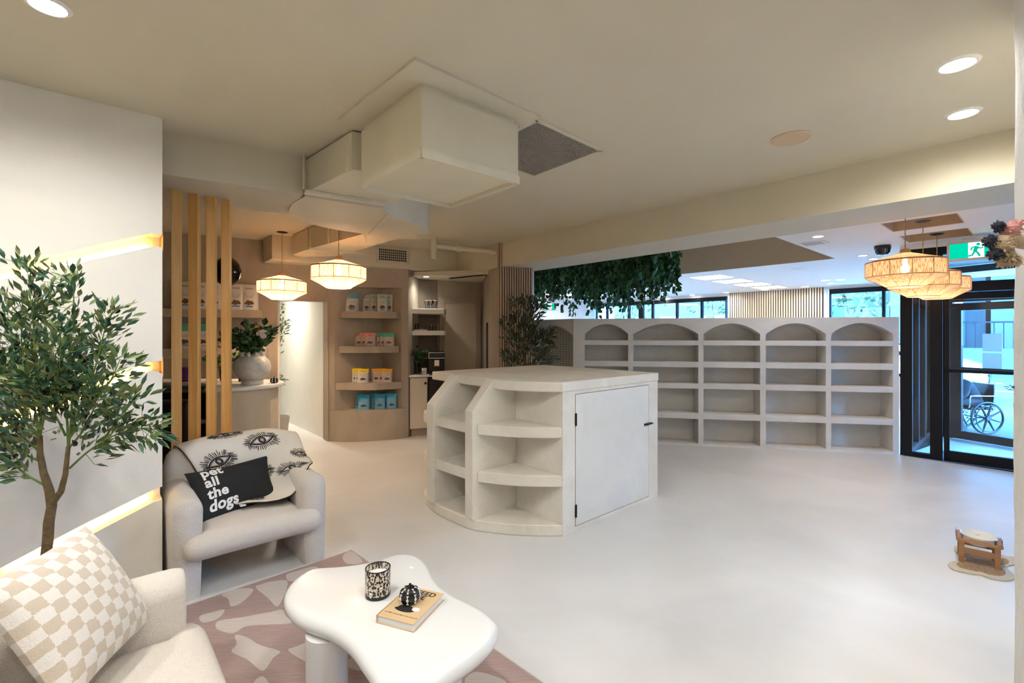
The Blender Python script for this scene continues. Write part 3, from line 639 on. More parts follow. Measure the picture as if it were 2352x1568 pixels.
# wheelchair with a person
def wheelchair():
    P = atz(2236, 990, -.03); yaw = R(178)
    t = thing('wheelchair', 'wheelchair with spoked wheels on the sidewalk outside the entrance', 'wheelchair', (P.x, P.y, -.03), yaw)
    wm = plain('wheel_rubber', (.015,.02,.025), .5)
    for sg in (-1, 1):
        b_ = MB(); c = Vector((0, sg*.27, .30)); n_ = 28
        b_.tube([c+Vector((math.cos(2*PI*i/n_)*.285, 0, math.sin(2*PI*i/n_)*.285)) for i in range(n_+1)], .02, 8, cap=False)
        b_.tube([c+Vector((math.cos(2*PI*i/n_)*.245, sg*.05, math.sin(2*PI*i/n_)*.245)) for i in range(n_+1)], .008, 6, cap=False)
        w_ = obj('wheel', b_, wm, t, smooth=True, local=True)
        b_ = MB()
        for i in range(8):
            a = 2*PI*i/8+.3; b_.tube([c, c+Vector((math.cos(a)*.27, 0, math.sin(a)*.27))], [.022,.012], 6)
        b_.tube([c-Vector((0,.04,0)), c+Vector((0,.04,0))], .045, 12); obj('spoke', b_, wm, w_, smooth=True, local=True)
        b_ = MB(); c = Vector((.42, sg*.22, .09)); b_.tube([c+Vector((0,-.015,0)), c+Vector((0,.015,0))], .09, 16); b_.tube([c+Vector((0,0,0)), (.38, sg*.22, .3)], .012); obj('caster', b_, wm, t, smooth=True, local=True)
    b_ = MB()
    for sg in (-1, 1):
        b_.tube([(-.18,sg*.22,.95),(-.17,sg*.22,.45),(0,sg*.22,.3),(.38,sg*.22,.3),(.42,sg*.22,.46),(.55,sg*.2,.12)], .012); b_.tube([(-.17,sg*.22,.70),(.25,sg*.22,.70),(.28,sg*.22,.48)], .012); b_.tube([(-.30,sg*.22,.93),(-.18,sg*.22,.93)], .014); b_.tube([(0,sg*.30,.3),(0,sg*.2,.3)], .015)
    obj('frame', b_, M['chrome'], t, smooth=True, local=True)
    b_ = MB(); b_.rbox((-.16,-.22,.44),(.30,.22,.49), .015); obj('seat', b_, M['black_plastic'], t, local=True)
    b_ = MB(); b_.rbox((-.20,-.21,.50),(-.16,.21,.92), .012); obj('backrest', b_, M['black_plastic'], t, local=True)
    b_ = MB(); b_.rbox((.48,-.18,.07),(.66,.18,.09), .008); obj('footrest', b_, M['black_plastic'], t, local=True)
    p = thing('person', 'person in dark clothes sitting in the wheelchair outside the entrance', 'person', (P.x, P.y, -.03), yaw)
    def skin(name, pts, edges, rad, m, root=0, par=p):
        me = bpy.data.meshes.new(name); me.from_pydata(pts, edges, []); me.materials.append(m)
        o = bpy.data.objects.new(name, me); col.objects.link(o); o.parent = par; WM[o] = WM[par]
        o.modifiers.new('skin', 'SKIN'); 
        if not me.skin_vertices: me.attributes.new('skin_vertex', 'FLOAT_VECTOR', 'POINT')
        sv = me.skin_vertices[0].data
        for i, r_ in enumerate(rad): sv[i].radius = (r_, r_) if not isinstance(r_, tuple) else r_; sv[i].use_root = (i == root)
        s_ = o.modifiers.new('sub', 'SUBSURF'); s_.levels = 2; s_.render_levels = 2; return o
    pts = [(.02,0,.59),(.06,0,.72),(.16,0,.86),(.27,0,.97),(.33,0,1.03),(.41,0,1.10),(.44,0,1.14),
           (.25,.17,.93),(.34,.22,.72),(.48,.18,.62),(.56,.15,.58), (.25,-.17,.93),(.34,-.22,.72),(.48,-.18,.62),(.56,-.15,.58),
           (.0,.10,.56),(.42,.12,.58),(.47,.12,.20),(.58,.12,.13), (.0,-.10,.56),(.42,-.12,.58),(.47,-.12,.20),(.58,-.12,.13)]
    ed = [(0,1),(1,2),(2,3),(3,4),(4,5),(5,6),(2,7),(7,8),(8,9),(9,10),(2,11),(11,12),(12,13),(13,14),(0,15),(15,16),(16,17),(17,18),(0,19),(19,20),(20,21),(21,22)]
    rd = [.13,.13,.14,.06,.055,.09,.075,.065,.05,.04,.03,.065,.05,.04,.03,.09,.065,.045,.035,.09,.065,.045,.035]
    skin('body', pts, ed, rd, plain('dark_clothes', (.02,.028,.04), .9))
    b_ = MB(); b_.ball((.44,0,1.13), .098, 16, sc=(1,.85,1.15)); obj('face', b_, plain('skin', (.5,.33,.25), .6), p, smooth=True, local=True)
    b_ = MB(); b_.ball((.42,0,1.16), .105, 16, sc=(1,.9,1.0)); obj('hair', b_, plain('hair', (.03,.025,.02), .8), p, smooth=True, local=True)
_w = wheelchair()
for o in col.objects:
    if o.parent is None and o.name in ('wheelchair', 'person'): o.scale = (.82,)*3
# ================================================================== SEATING
YU = math.atan2(Uy, Ux)
def boucle_chair(name, label, cat, loc, rz, w):
    t = thing(name, label, cat, loc, rz)
    for x0 in (0, w-.165):                           # arm slabs with fully rounded top and softly rounded front
        b_ = MB(); n_ = 12; prof = [(x0+.012,0)]+[(x0+.0825-.0825*math.cos(PI*i/n_), .488+.0825*math.sin(PI*i/n_)) for i in range(n_+1)]+[(x0+.153,0)]
        ys = [(0.0,.78),(.012,.90),(.035,.975),(.07,1.0),(.52,1.0),(.60,.97)]; cx, cz = x0+.0825, .30; o = 0; k = len(prof)
        for y, s_ in ys: b_.v += [Vector((cx+(x-cx)*(s_ if s_ > .8 else .85), y, z if z < .01 else min(z, z*(1-(1-s_)*.12)))) for x, z in prof]
        for i in range(len(ys)-1):
            for j in range(k): b_.f.append((i*k+j, (i+1)*k+j, (i+1)*k+(j+1)%k, i*k+(j+1)%k)); b_.mi.append(0)
        b_.f += [tuple(range(k)), tuple(range(len(ys)*k-1, (len(ys)-1)*k-1, -1))]; b_.mi += [0,0]
        b_.tube([(x0+.138,.022,.01),(x0+.138,.022,.46)], .003, 5)
        obj('arm', b_, M['boucle'], t, smooth=True, sharp=75, local=True)
    # backrest: rounded slab with arched top
    def back_fn(a, b):                               # a around the section, b along the width
        x = lerp(.015, w-.02, b); e = min(b, 1-b)/.10; e = min(1, e); rd = math.sqrt(max(0, 1-(1-e)**2))
        top = .745*(.80+.20*rd)+.012*math.sin(PI*b); th_ = .085*(.35+.65*rd); ang = 2*PI*a; cz = (top+.16)/2; hz = (top-.16)/2
        c_, s_ = math.cos(ang), math.sin(ang); q = 5.0
        yy = math.copysign(abs(c_)**(2/2.4), c_)*th_; zz = math.copysign(abs(s_)**(2/q), s_)*hz
        return (x, .585+yy+.05*(cz+zz-.4), cz+zz)
    b_ = MB(); b_.grid(back_fn, 40, 30, uv=False)
    for e in (0, 1): b_.f.append(tuple(i*31+(0 if e == 0 else 30) for i in (range(40) if e else range(39,-1,-1)))); b_.mi.append(0)
    obj('backrest', b_, M['boucle'], t, smooth=True, sharp=80, local=True)
    # seat: plump roll, wider at its front lip
    def seat_fn(a, b):
        ang = 2*PI*a; c_, s_ = math.cos(ang), math.sin(ang)
        y = .235+math.copysign(abs(c_)**(2/3.2), c_)*.305; front = max(0, min(1, (.02-y)/.07+.5))
        lo = lerp(.150, .065, front); hi = w-.165+lerp(.015, .115, front); x = lerp(lo, hi, b)
        e = min(1, min(b, 1-b)/.09); rd = math.sqrt(max(0, 1-(1-e)**2)); hz = lerp(.0885, .098, front)*(.50+.50*rd)
        cz = lerp(.278,.283,front)+.016*math.sin(PI*b)*(1 if s_ > 0 else .3)
        yy = .235+(y-.235)*(.90+.10*rd)
        return (x, yy, cz+math.copysign(abs(s_)**(2/2.2), s_)*hz-.03*max(0, y-.25))
    b_ = MB(); b_.grid(seat_fn, 56, 34, uv=False)
    for e in (0, 1): b_.f.append(tuple(i*35+(0 if e == 0 else 34) for i in (range(56) if e else range(55,-1,-1)))); b_.mi.append(0)
    s_ = obj('seat', b_, M['boucle'], t, smooth=True, sharp=80, local=True)
    b_ = MB(); b_.tube([(lerp(.09,w-.09,i/20), -.058+.004*math.cos(i), .262+.006*math.sin(PI*i/20)) for i in range(21)], .0035, 5); obj('piping', b_, M['boucle'], s_, smooth=True, local=True)
    return t
C0 = (-1.88, 2.59, 0)
boucle_chair('armchair', 'cream boucle armchair with an eye-pattern throw, beside the wooden posts', 'armchair', C0, YU, .863)
CH = Matrix.Translation(Vector(C0))@Matrix.Rotation(YU, 4, 'Z')
sp = W(.29, 2.36-1.36); boucle_chair('sofa', 'cream boucle sofa in the bottom left foreground', 'sofa', (W(.27, 2.365-1.45).x, W(.27, 2.365-1.45).y, 0), YU+PI/2, 1.45)
# throw: a sheet over the backrest, seat and right arm (chair coordinates)
net = [ # rows go down the chair, columns left to right
 [(.10,.735,.60),(.30,.735,.58),(.50,.735,.58),(.66,.735,.58),(.80,.735,.60)],
 [(.085,.655,.748),(.30,.665,.778),(.50,.665,.782),(.66,.665,.776),(.835,.66,.735)],
 [(.110,.545,.752),(.31,.545,.782),(.50,.545,.786),(.67,.545,.779),(.845,.55,.74)],
 [(.165,.490,.66),(.33,.478,.69),(.50,.475,.69),(.68,.48,.675),(.850,.40,.635)],
 [(.22,.468,.54),(.36,.462,.57),(.51,.450,.58),(.68,.43,.578),(.845,.25,.600)],
 [(.27,.435,.44),(.38,.425,.455),(.52,.40,.46),(.66,.34,.49),(.790,.17,.590)],
 [(.31,.33,.415),(.40,.30,.418),(.50,.28,.418),(.60,.22,.425),(.690,.13,.445)],
 [(.36,.21,.425),(.42,.17,.428),(.48,.14,.430),(.53,.115,.430),(.580,.10,.426)]]
net = [[Vector(p) for p in r_] for r_ in net]
def throw_fn(s_, t_):                                # s across, t down
    p = cspline([cspline(r_, s_) for r_ in net], t_)
    return p+Vector((0, -.004, .004))*math.sin(s_*9+t_*5)*min(1, t_*3)
def throw_n(s_, t_):
    e = .004; a = throw_fn(min(1,s_+e), t_)-throw_fn(max(0,s_-e), t_); c = throw_fn(s_, min(1,t_+e))-throw_fn(s_, max(0,t_-e))
    return c.cross(a).normalized()*-1 if c.cross(a).z*0+c.cross(a).dot(Vector((0,-1,.8))) < 0 else c.cross(a).normalized()
b_ = MB(); b_.grid(lambda s, t: throw_fn(s, t), 44, 60, uv=False); th_ = thing('throw_blanket', 'cream throw blanket printed with black lashed eyes, draped over the armchair', 'blanket', C0, YU)
# woven-in edge on the far side, black
o1 = obj('cloth', b_, M['linen'], th_, smooth=True, sharp=180, local=True)
sd = o1.modifiers.new('thick', 'SOLIDIFY'); sd.thickness = .006; sd.offset = 0
b_ = MB()
def tp(s_, t_, h=.0042): s_ = min(1, max(0, s_)); t_ = min(1, max(0, t_)); return throw_fn(s_, t_)+throw_n(s_, t_)*h
LS, LT = .62, .95                                    # metres across and down
def strokes(mb, pts, w):                             # polyline in metres (x across, y down) drawn on the cloth
    for (x0,y0),(x1,y1) in zip(pts, pts[1:]):
        dx, dy = x1-x0, y1-y0; l = math.hypot(dx, dy)
        if l < 1e-5: continue
        nx, ny = -dy/l*w/2, dx/l*w/2
        q = [(x0-nx,y0-ny),(x1-nx,y1-ny),(x1+nx,y1+ny),(x0+nx,y0+ny)]
        if any(not (0 <= a/LS <= 1 and 0 <= c/LT <= 1) for a, c in q): continue
        mb.add([tp(a/LS, c/LT) for a, c in q], [(0,1,2,3)])
def eye(mb, cx, cy, sc, rot=-.35, squash=1.0):
    ca, sa = math.cos(rot), math.sin(rot)
    T = lambda x, y: (cx+(x*ca-y*sa)*sc, cy+(x*sa+y*ca)*sc*squash)
    lens = [(-.055+.11*i/16, -.026*math.sin(PI*i/16)) for i in range(17)]+[(.055-.11*i/16, .026*math.sin(PI*i/16)) for i in range(17)]
    strokes(mb, [T(*p) for p in lens], .0075*sc)
    strokes(mb, [T(x*.8, y*.72) for x, y in lens], .0022*sc)
    for r_, w_ in ((.0175,.0035),(.013,.006),(.0065,.0022)): strokes(mb, [T(math.cos(2*PI*i/18)*r_*.85, math.sin(2*PI*i/18)*r_*1.15) for i in range(19)], w_*sc)
    n_ = 50
    for i in range(n_):
        a = 2*PI*(i+random.uniform(-.2,.2))/n_; rx, ry = .056, .031; L_ = random.uniform(.018,.040)
        x0, y0 = math.cos(a)*rx, math.sin(a)*ry; x1, y1 = math.cos(a)*(rx+L_*.75), math.sin(a)*(ry+L_)
        strokes(mb, [T(x0,y0), T((x0+x1)/2,(y0+y1)/2), T(x1,y1)], random.uniform(.0028,.0044)*sc)
for cx, cy, sc, sq in ((.135,.45,1.3,.9),(.385,.34,1.3,.9),(.345,.60,1.2,.9),(.53,.60,1.1,.9),(.600,.43,.9,.9),(.30,.87,1.1,.75),(.21,.225,1.1,.8)): eye(b_, cx, cy, sc, squash=sq)
for i in range(44): strokes(b_, [(LS*.992, LT*(.50+i*.0105)), (LS*.992, LT*(.50+i*.0105+.005))], .003)
obj('eye_pattern', b_, M['ink'], th_, local=True)
b_ = MB(); e = [throw_fn(0, t/30)-throw_n(0, t/30)*.005 for t in range(8, 31)]; b_.tube(e, .004, 6); b_.tube([throw_fn(1, t/30)-throw_n(1, t/30)*.006 for t in range(14, 31)], .004, 6); b_.tube([throw_fn(t/20, 1)-Vector((0,0,.006)) for t in range(21)], .004, 6)
obj('hem', b_, M['ink'], th_, smooth=True, local=True)
b_ = MB(); p = throw_fn(.12, .995); b_.box((p.x-.01,p.y-.045,p.z-.008),(p.x+.022,p.y-.005,p.z-.003)); obj('care_tag', b_, M['ceramic'], th_, local=True)
# cushions
def cushion_fn(c, th_, puff=1.0, pinch=.06):
    c = [Vector(p) for p in c]                       # corners: TL, TR, BR, BL
    nn = ((c[1]-c[0]).cross(c[3]-c[0])).normalized()
    def fn(u, v, side=1, off=0.0):
        x, y = 2*u-1, 2*v-1; xx = x*(1-pinch*(1-y*y)); yy = y*(1-pinch*(1-x*x)); u_, v_ = (xx+1)/2, (yy+1)/2
        p = lerp(lerp(c[0], c[1], u_), lerp(c[3], c[2], u_), v_); h = th_*((1-abs(x)**2.4)*(1-abs(y)**2.4))**.55
        return p+nn*side*(h+off*side*side if side > 0 else h)
    return fn, nn
def cushion(name, c, th_, m, label, cat, flip, n=28, **k):
    fn, nn = cushion_fn(c, th_, **k); ctr = sum((Vector(p) for p in c), Vector())/4
    t = thing(name, label, cat, (ctr.x, ctr.y, min(Vector(p).z for p in c)))
    b_ = MB(); b_.grid(lambda u, v: fn(u, v, 1), n, n, flip=not flip); b_.grid(lambda u, v: fn(u, v, -1), n, n, flip=flip)
    obj('cover', b_, m, t, smooth=True, sharp=180); return t, fn, nn
cl = lambda x, y, z: CH@Vector((x, y, z))
pc = [cl(.115,.40,.62), cl(.612,.47,.64), cl(.630,.27,.385), cl(.150,.165,.355)]
pt, pfn, pn = cushion('lumbar_pillow', pc, .062, M['pillow_black'], 'black rectangular pillow with white lettering on the armchair', 'pillow', True, pinch=.085)
facing = 1 if pn.dot(Vector((0,0,1.5))-pc[0]) > 0 else -1
b_ = MB()
for line, y in (('pet',.20),('all',.435),('the',.67),('dogs',.90)):
    tm = subdiv(text_mb(line, .44, .015, 1.05), .04); o = len(b_.v)
    vs = [pfn(.135+v.x*.41, min(.985,max(.01,y-v.y*.63)), facing) for v in tm.v]
    nn = pn*facing*.0018; b_.add([v+nn for v in vs], tm.f)
obj('lettering', b_, M['pillow_print'], pt, label='white rounded lettering reading pet all the dogs')
Rr = Vector((-1.352,1.775,.43)); Bn = Rr+Vector((.085,-.44,0)); T_ = Vector((-1.565,1.735,.795)); TL_ = T_+(Bn-Rr)*1.0
cushion('checkered_cushion', [TL_, T_, Rr, Bn], .085, M['checker'], 'fluffy cream and beige checkered cushion on the foreground sofa', 'cushion', True, n=44, pinch=.05)
# rug
c_r = [Vector((-1.107,3.255)), Vector((.42,1.73)), Vector((-1.8,-.45)), Vector((-3.3,1.1))]
b_ = MB(); b_.prism([c_r[0], c_r[1], c_r[1]+Vector((-1.9,-1.85)), c_r[0]+Vector((-1.9,-1.85))], 0.001, .009, 0)
shapes = [[(410,1045),(500,1012),(590,1008),(588,1035),(530,1090),(465,1115),(450,1070)],[(612,1002),(640,985),(700,968),(797,962),(785,1040),(740,1115),(690,1070)],[(795,925),(870,900),(960,878),(992,903),(920,940),(870,960),(805,962)],[(375,1235),(395,1200),(520,1180),(700,1148),(768,1133),(790,1170),(822,1213),(700,1222),(620,1225),(545,1235),(480,1272),(400,1258)],[(490,1283),(560,1298),(640,1345),(757,1380),(715,1420),(660,1497),(610,1470),(560,1428),(468,1382),(500,1340)],[(803,1375),(860,1350),(1000,1300),(1080,1380),(1000,1480),(905,1440)],[(280,1172),(350,1150),(428,1133),(390,1185),(300,1210)],[(1128,815),(1180,788),(1247,852),(1152,862)],[(600,1568),(655,1528),(700,1600),(640,1640)],[(1850,1568),(1905,1503),(2010,1522),(2100,1570),(2000,1640)],[(1145,1450),(1200,1410),(1300,1500),(1170,1480)],[(1640,1600),(1720,1540),(1800,1600),(1700,1650)],[(100,1300),(240,1260),(300,1330),(180,1380)]]
for s_ in shapes:
    pts = [atz(350+.3878*x, 960+.3878*y, .0095) for x, y in s_]; pts = closed_spline(pts, 3); b_.prism([(p.x,p.y) for p in pts], .0085, .0098, 1)
b_.tube([(c_r[0].x,c_r[0].y,.007), (c_r[1].x,c_r[1].y,.007)], .005, 5, 1); q = c_r[0]+Vector((-1.9,-1.85)); b_.tube([(c_r[0].x,c_r[0].y,.007), (q.x,q.y,.007)], .005, 5, 1)
obj('rug', b_, [M['rug'], M['rug_pale']], label='mauve rug with pale organic shapes under the coffee table', cat='rug')
# coffee table
out = [(650.5,1379),(660,1355.5),(683.5,1334),(718,1315),(776.6,1305),(835,1297),(873.5,1288),(904.5,1277),(932,1275),(963,1280),(986,1301),(998,1332),(1025,1359),(1067,1383),(1110,1402),(1141,1429),(1145,1452.5),(1133,1483.5),(1087,1525),(1040,1556),(985,1600),(920,1625),(873,1600),(852,1562),(830,1530),(810,1500),(788,1478),(753,1456),(710.6,1441),(680,1427),(658,1403)]
P_ = closed_spline([atz(x, y, .385 if y > 1430 or x < 720 else .40) for x, y in out], 4); P_ = [Vector((p.x,p.y)) for p in P_]
for _ in range(4): P_ = [(P_[i-1]+P_[i]*2+P_[(i+1)%len(P_)])/4 for i in range(len(P_))]
A_r = sum(P_[i].x*P_[(i+1)%len(P_)].y-P_[(i+1)%len(P_)].x*P_[i].y for i in range(len(P_)))
if A_r < 0: P_.reverse()
N_ = [Vector(((P_[(i+1)%len(P_)]-P_[i-1]).y, -(P_[(i+1)%len(P_)]-P_[i-1]).x)).normalized() for i in range(len(P_))]
tbl = thing('coffee_table', 'glossy white cloud-shaped coffee table on the mauve rug', 'coffee table', (-.55,1.85,0))
b_ = MB(); k = len(P_); rr = .04; zm = .380; na = 10
for a in range(na+1):
    t = -PI/2+PI*a/na; ins = rr*(math.cos(t)-1)
    b_.v += [Vector((p.x+n_.x*ins, p.y+n_.y*ins, zm+rr*math.sin(t))) for p, n_ in zip(P_, N_)]
for a in range(na):
    for i in range(k): b_.f.append((a*k+i, a*k+(i+1)%k, (a+1)*k+(i+1)%k, (a+1)*k+i)); b_.mi.append(0)
b_.f += [tuple(range(k-1,-1,-1)), tuple(na*k+i for i in range(k))]; b_.mi += [0,0]
obj('tabletop', b_, M['table_white'], tbl, smooth=True, sharp=50)
for x, y in ((-.722,1.845),(-.25,1.63),(-.47,2.16)):
    b_ = MB(); b_.lathe([(0,.01),(.072,.01),(.078,.016),(.078,.341),(0,.341)], (x,y,0), 40); obj('leg', b_, M['table_white'], tbl, smooth=True)
ZT = .42
# candle
cx, cy = -.555, 1.955
t = thing('candle', 'candle in a black and cream spotted glass with small skulls', 'candle', (cx,cy,ZT)); 
b_ = MB(); b_.lathe([(0,0),(.046,0),(.05,.004),(.051,.112),(.0495,.114),(.047,.112),(.047,.085)], (cx,cy,ZT), 48); obj('jar', b_, M['leopard'], t, smooth=True)
b_ = MB(); b_.lathe([(0,.086),(.0465,.086),(.0465,.080),(0,.080)], (cx,cy,ZT), 40); b_.tube([(cx,cy,ZT+.086),(cx+.002,cy,ZT+.093)], .0012, 6); obj('wax', b_, plain('wax', (.82,.80,.76), .5), t, smooth=True)
b_ = MB(); b_.lathe([(.0512,.1115),(.0512,.1145),(.047,.1145),(.047,.1115),(.0512,.1115)], (cx,cy,ZT), 48); obj('rim', b_, M['black_plastic'], t, smooth=True)
b_ = MB(); b_.lathe([(.0505,0.001),(.0515,.010),(.0508,.014)], (cx,cy,ZT), 48); obj('base_ring', b_, M['black_plastic'], t, smooth=True)
for a, z in ((R(-108),.022),(R(-60),.043)):
    b_ = MB(); rot = Matrix.Rotation(a, 3, 'Z'); c = Vector((cx,cy,ZT+z))+rot@Vector((.0505,0,0)); b_.ball(c+Vector((0,0,.003)), .0085, 12, sc=(.3,.85,1), rot=rot); b_.ball(c-Vector((0,0,.006)), .005, 8, sc=(.45,.9,1), rot=rot)
    s_ = obj('skull_sticker', b_, M['ceramic'], t, smooth=True)
    b_ = MB()
    for sy in (-.003,.003): b_.ball(c+rot@Vector((.0022,sy,.003)), .0019, 6)
    obj('eye', b_, M['dark'], s_)
# book
k0 = atz(865,1412,.45); k1 = atz(950,1434,.45); k2 = atz(1018,1362,.45); k0.z = k1.z = k2.z = 0
bx = (k1-k0); bl = bx.length; bx.normalize(); by = Vector((-bx.y,bx.x,0)); bh = (k2-k1).length
t = thing('book', 'tan hardcover dog cookbook on the coffee table', 'book', (k0.x,k0.y,ZT), math.atan2(bx.y,bx.x))
b_ = MB(); b_.box((0,0,.0265),(bl,bh,.0295)); b_.box((0,0,.0005),(bl,bh,.0035)); b_.box((-.002,0,.0005),(.002,bh,.0295)); obj('cover', b_, plain('kraft_cover', (.62,.44,.25), .7), t, local=True)
b_ = MB(); b_.box((.002,.004,.0035),(bl-.004,bh-.004,.0265)); obj('pages', b_, plain('pages', (.75,.75,.77), .8), t, local=True)
b_ = MB()
for s_, x, y, sz, off in (('FEED',.020,bh-.040,.038,.0010),('ME',.020,bh-.071,.038,.0010),('50 HOME COOKED MEALS FOR YOUR DOG',.013,.031,.0073,.0001)):
    tm = text_mb(s_, sz, off); xx = bl-.022-max(v.x for v in tm.v) if s_ == 'FEED' else (bl-.052-max(v.x for v in tm.v) if s_ == 'ME' else x); b_.add([Vector((xx+v.x, y+v.y, .0298)) for v in tm.v], tm.f)
b_.add([Vector((.035+math.cos(a)*.045*(1 if math.sin(a) < 0 else .75)+.04, .075+math.sin(a)*.022, .02975)) for a in [2*PI*i/24 for i in range(24)]], [tuple(range(24))])
obj('cover_print', b_, M['ink'], t, local=True)
b_ = MB(); tm = text_mb('PHAIDON', .012, 0); b_.add([Vector((.008+v.x, .010+v.y, .0298)) for v in tm.v], tm.f); obj('publisher_print', b_, plain('pale_gold', (.62,.40,.16), .4), t, local=True)
b_ = MB(); b_.add([Vector((.117+math.cos(a)*.016, .083+math.sin(a)*.012, .0300)) for a in [2*PI*i/20 for i in range(20)]], [tuple(range(20))]); obj('cover_spoon', b_, M['pillow_print'], t, local=True)
# little pumpkin jar
c = atz(941,1388,.45); px_, py_ = c.x-.004, c.y+.018
def lob(t, r_, z): return (r_*(1-.09*abs(math.sin(4*t))**.0*(.5-.5*math.cos(8*t))), z)
def pumpkin(label, x, y, z, s, nm='pumpkin_jar', detail=True):
    t = thing(nm, label, 'pumpkin ornament', (x,y,z))
    pr = [(0,0),(.5,.0),(.8,.12),(.98,.4),(1.0,.7),(.93,1.0),(.85,1.14)]; b_ = MB(); b_.lathe([(a*s,h*s) for a, h in pr], (x,y,z), 64, fn=lob); obj('body', b_, M['black_plastic'], t, smooth=True, sharp=180)
    b_ = MB(); b_.lathe([(a*s,h*s) for a, h in ((.90,1.14),(.90,1.20),(.72,1.38),(.4,1.48),(0,1.50))], (x,y,z), 64, fn=lob); l_ = obj('lid', b_, M['black_plastic'], t, smooth=True, sharp=180)
    b_ = MB(); b_.tube([(x,y,z+1.46*s),(x+.03*s,y,z+1.62*s),(x+.05*s,y,z+1.80*s)], [.16*s,.10*s,.13*s], 10); obj('stem', b_, M['black_plastic'], l_, smooth=True)
    if detail:
        for i in range(8):
            a = 2*PI*i/8+PI/8*0+.0; b_ = MB(); d = Vector((math.cos(a), math.sin(a), 0)); sdv = Vector((-d.y,d.x,0))
            for z0, z1, r0, r1 in ((.30,.62,.975,1.03),(.70,1.04,1.035,.955)):
                p0, p1 = Vector((x,y,z+z0*s))+d*r0*s, Vector((x,y,z+z1*s))+d*r1*s
                b_.tube([p0,p1], .05*s, 6)
                for p in (p0,p1):
                    for e in (-1,1): b_.ball(p+sdv*e*.06*s, .065*s, 6)
            p0, p1 = Vector((x,y,z+1.27*s))+d*.86*s, Vector((x,y,z+1.44*s))+d*.52*s; b_.tube([p0,p1], .045*s, 6)
            for p in (p0,p1):
                for e in (-1,1): b_.ball(p+sdv*e*.05*s, .06*s, 6)
            obj('bone_motif', b_, M['ceramic'], t)
    return t
pumpkin('small black pumpkin jar painted with white bones, on the tan book', px_, py_, ZT+.0296, .040)
# ================================================================== ISLAND
isl = thing('display_island', 'pale microcement display island with open shelves and a cupboard door', 'display counter', W(3.1,3.1))
u0, v0, u1, v1 = 2.60, 2.369, 3.89, 3.86
zt0, zt1 = 1.066, 1.14
b_ = MB(); b_.uvbox(u0, u1, v0+.02, v1, .0, zt0); 
# door-side frame: rails and stiles standing 2 cm proud of the door's reveal
b_.uvbox(u0, 2.738, v0, v0+.02, 0, zt0); b_.uvbox(3.746, u1, v0, v0+.02, 0, zt0); b_.uvbox(2.738, 3.746, v0, v0+.02, 1.042, zt0); b_.uvbox(2.738, 3.746, v0, v0+.02, 0, .034)
obj('body', b_, M['concrete'], isl)
b_ = MB(); b_.uvbox(2.745, 3.739, v0-.003, v0+.016, .040, 1.037); dr_ = obj('door', b_, plaster('door_microcement', (.66,.65,.61), (.74,.73,.69), .65, 2.0), isl, bevel=.002)
for z in (.845,.15):
    b_ = MB(); b_.uvbox(2.735, 2.752, v0-.008, v0-.002, z-.045, z+.05); p = W(2.7435, v0-.006); b_.tube([(p.x,p.y,z-.045),(p.x,p.y,z+.05)], .006, 8); obj('hinge', b_, M['black'], dr_)
b_ = MB(); b_.uvbox(3.665, 3.775, v0-.012, v0-.002, .682, .70); b_.tube([W(3.66,v0-.014,.691), W(3.79,v0-.014,.691)], .006, 8); b_.ball(W(3.70,v0-.020,.691), .010, 8); obj('latch', b_, M['black'], dr_)
basec = [(2.600,2.369),(2.452,2.50),(2.333,2.631),(2.228,2.785),(2.158,2.932),(2.141,3.131),(2.137,3.334),(2.163,3.526),(2.243,3.736),(2.42,3.86)]
bc = [cspline([Vector(p) for p in basec], i/36) for i in range(37)]
b_ = MB(); b_.prism([W(p.x,p.y) for p in bc]+[W(u0,v1)], 0, .082); obj('base', b_, M['concrete'], isl, smooth=True, sharp=35, bevel=.006)
topc = [(2.595,2.362),(2.50,2.47),(2.43,2.58),(2.385,2.68),(2.36,2.80),(2.365,2.95),(2.38,3.4),(2.41,3.87)]
tc_ = [cspline([Vector(p) for p in topc], i/30) for i in range(31)]
b_ = MB(); b_.prism([W(p.x,p.y) for p in tc_]+[W(u1+.01,v1+.01), W(u1+.01,v0-.006)], zt0, zt1); obj('countertop', b_, M['concrete'], isl, smooth=True, sharp=35, bevel=.008)
for vd, tv, fu in ((2.885,.10,2.155),(3.386,.11,2.125)):
    b_ = MB(); pr = [(fu,.08),(fu,.905),(2.36,zt1-.004),(2.60,zt1-.004),(2.60,.08)]
    b_.plate([W(a,vd,z) for a, z in pr], (Vx,Vy,0), tv); obj('divider', b_, M['concrete'], isl, bevel=.005)
def arcshelf(pts): return [cspline([Vector(p) for p in pts], i/14) for i in range(15)]
for z0, z1 in ((.725,.805),(.363,.447)):
    b_ = MB(); b_.prism([W(p.x,p.y) for p in arcshelf([(2.60,2.373),(2.47,2.49),(2.35,2.625),(2.26,2.77),(2.20,2.882)])]+[W(u0,2.882)], z0, z1); obj('shelf', b_, M['concrete'], isl, smooth=True, sharp=35, bevel=.005)
    b_ = MB(); b_.prism([W(2.175,2.985),W(2.155,3.386),W(u0,3.386),W(u0,2.985)], z0, z1); obj('shelf', b_, M['concrete'], isl, bevel=.005)
    b_ = MB(); b_.prism([W(p.x,p.y) for p in arcshelf([(2.15,3.496),(2.17,3.60),(2.25,3.74),(2.42,3.84)])]+[W(u0,3.86), W(u0,3.496)], z0, z1); obj('shelf', b_, M['concrete'], isl, smooth=True, sharp=35, bevel=.005)
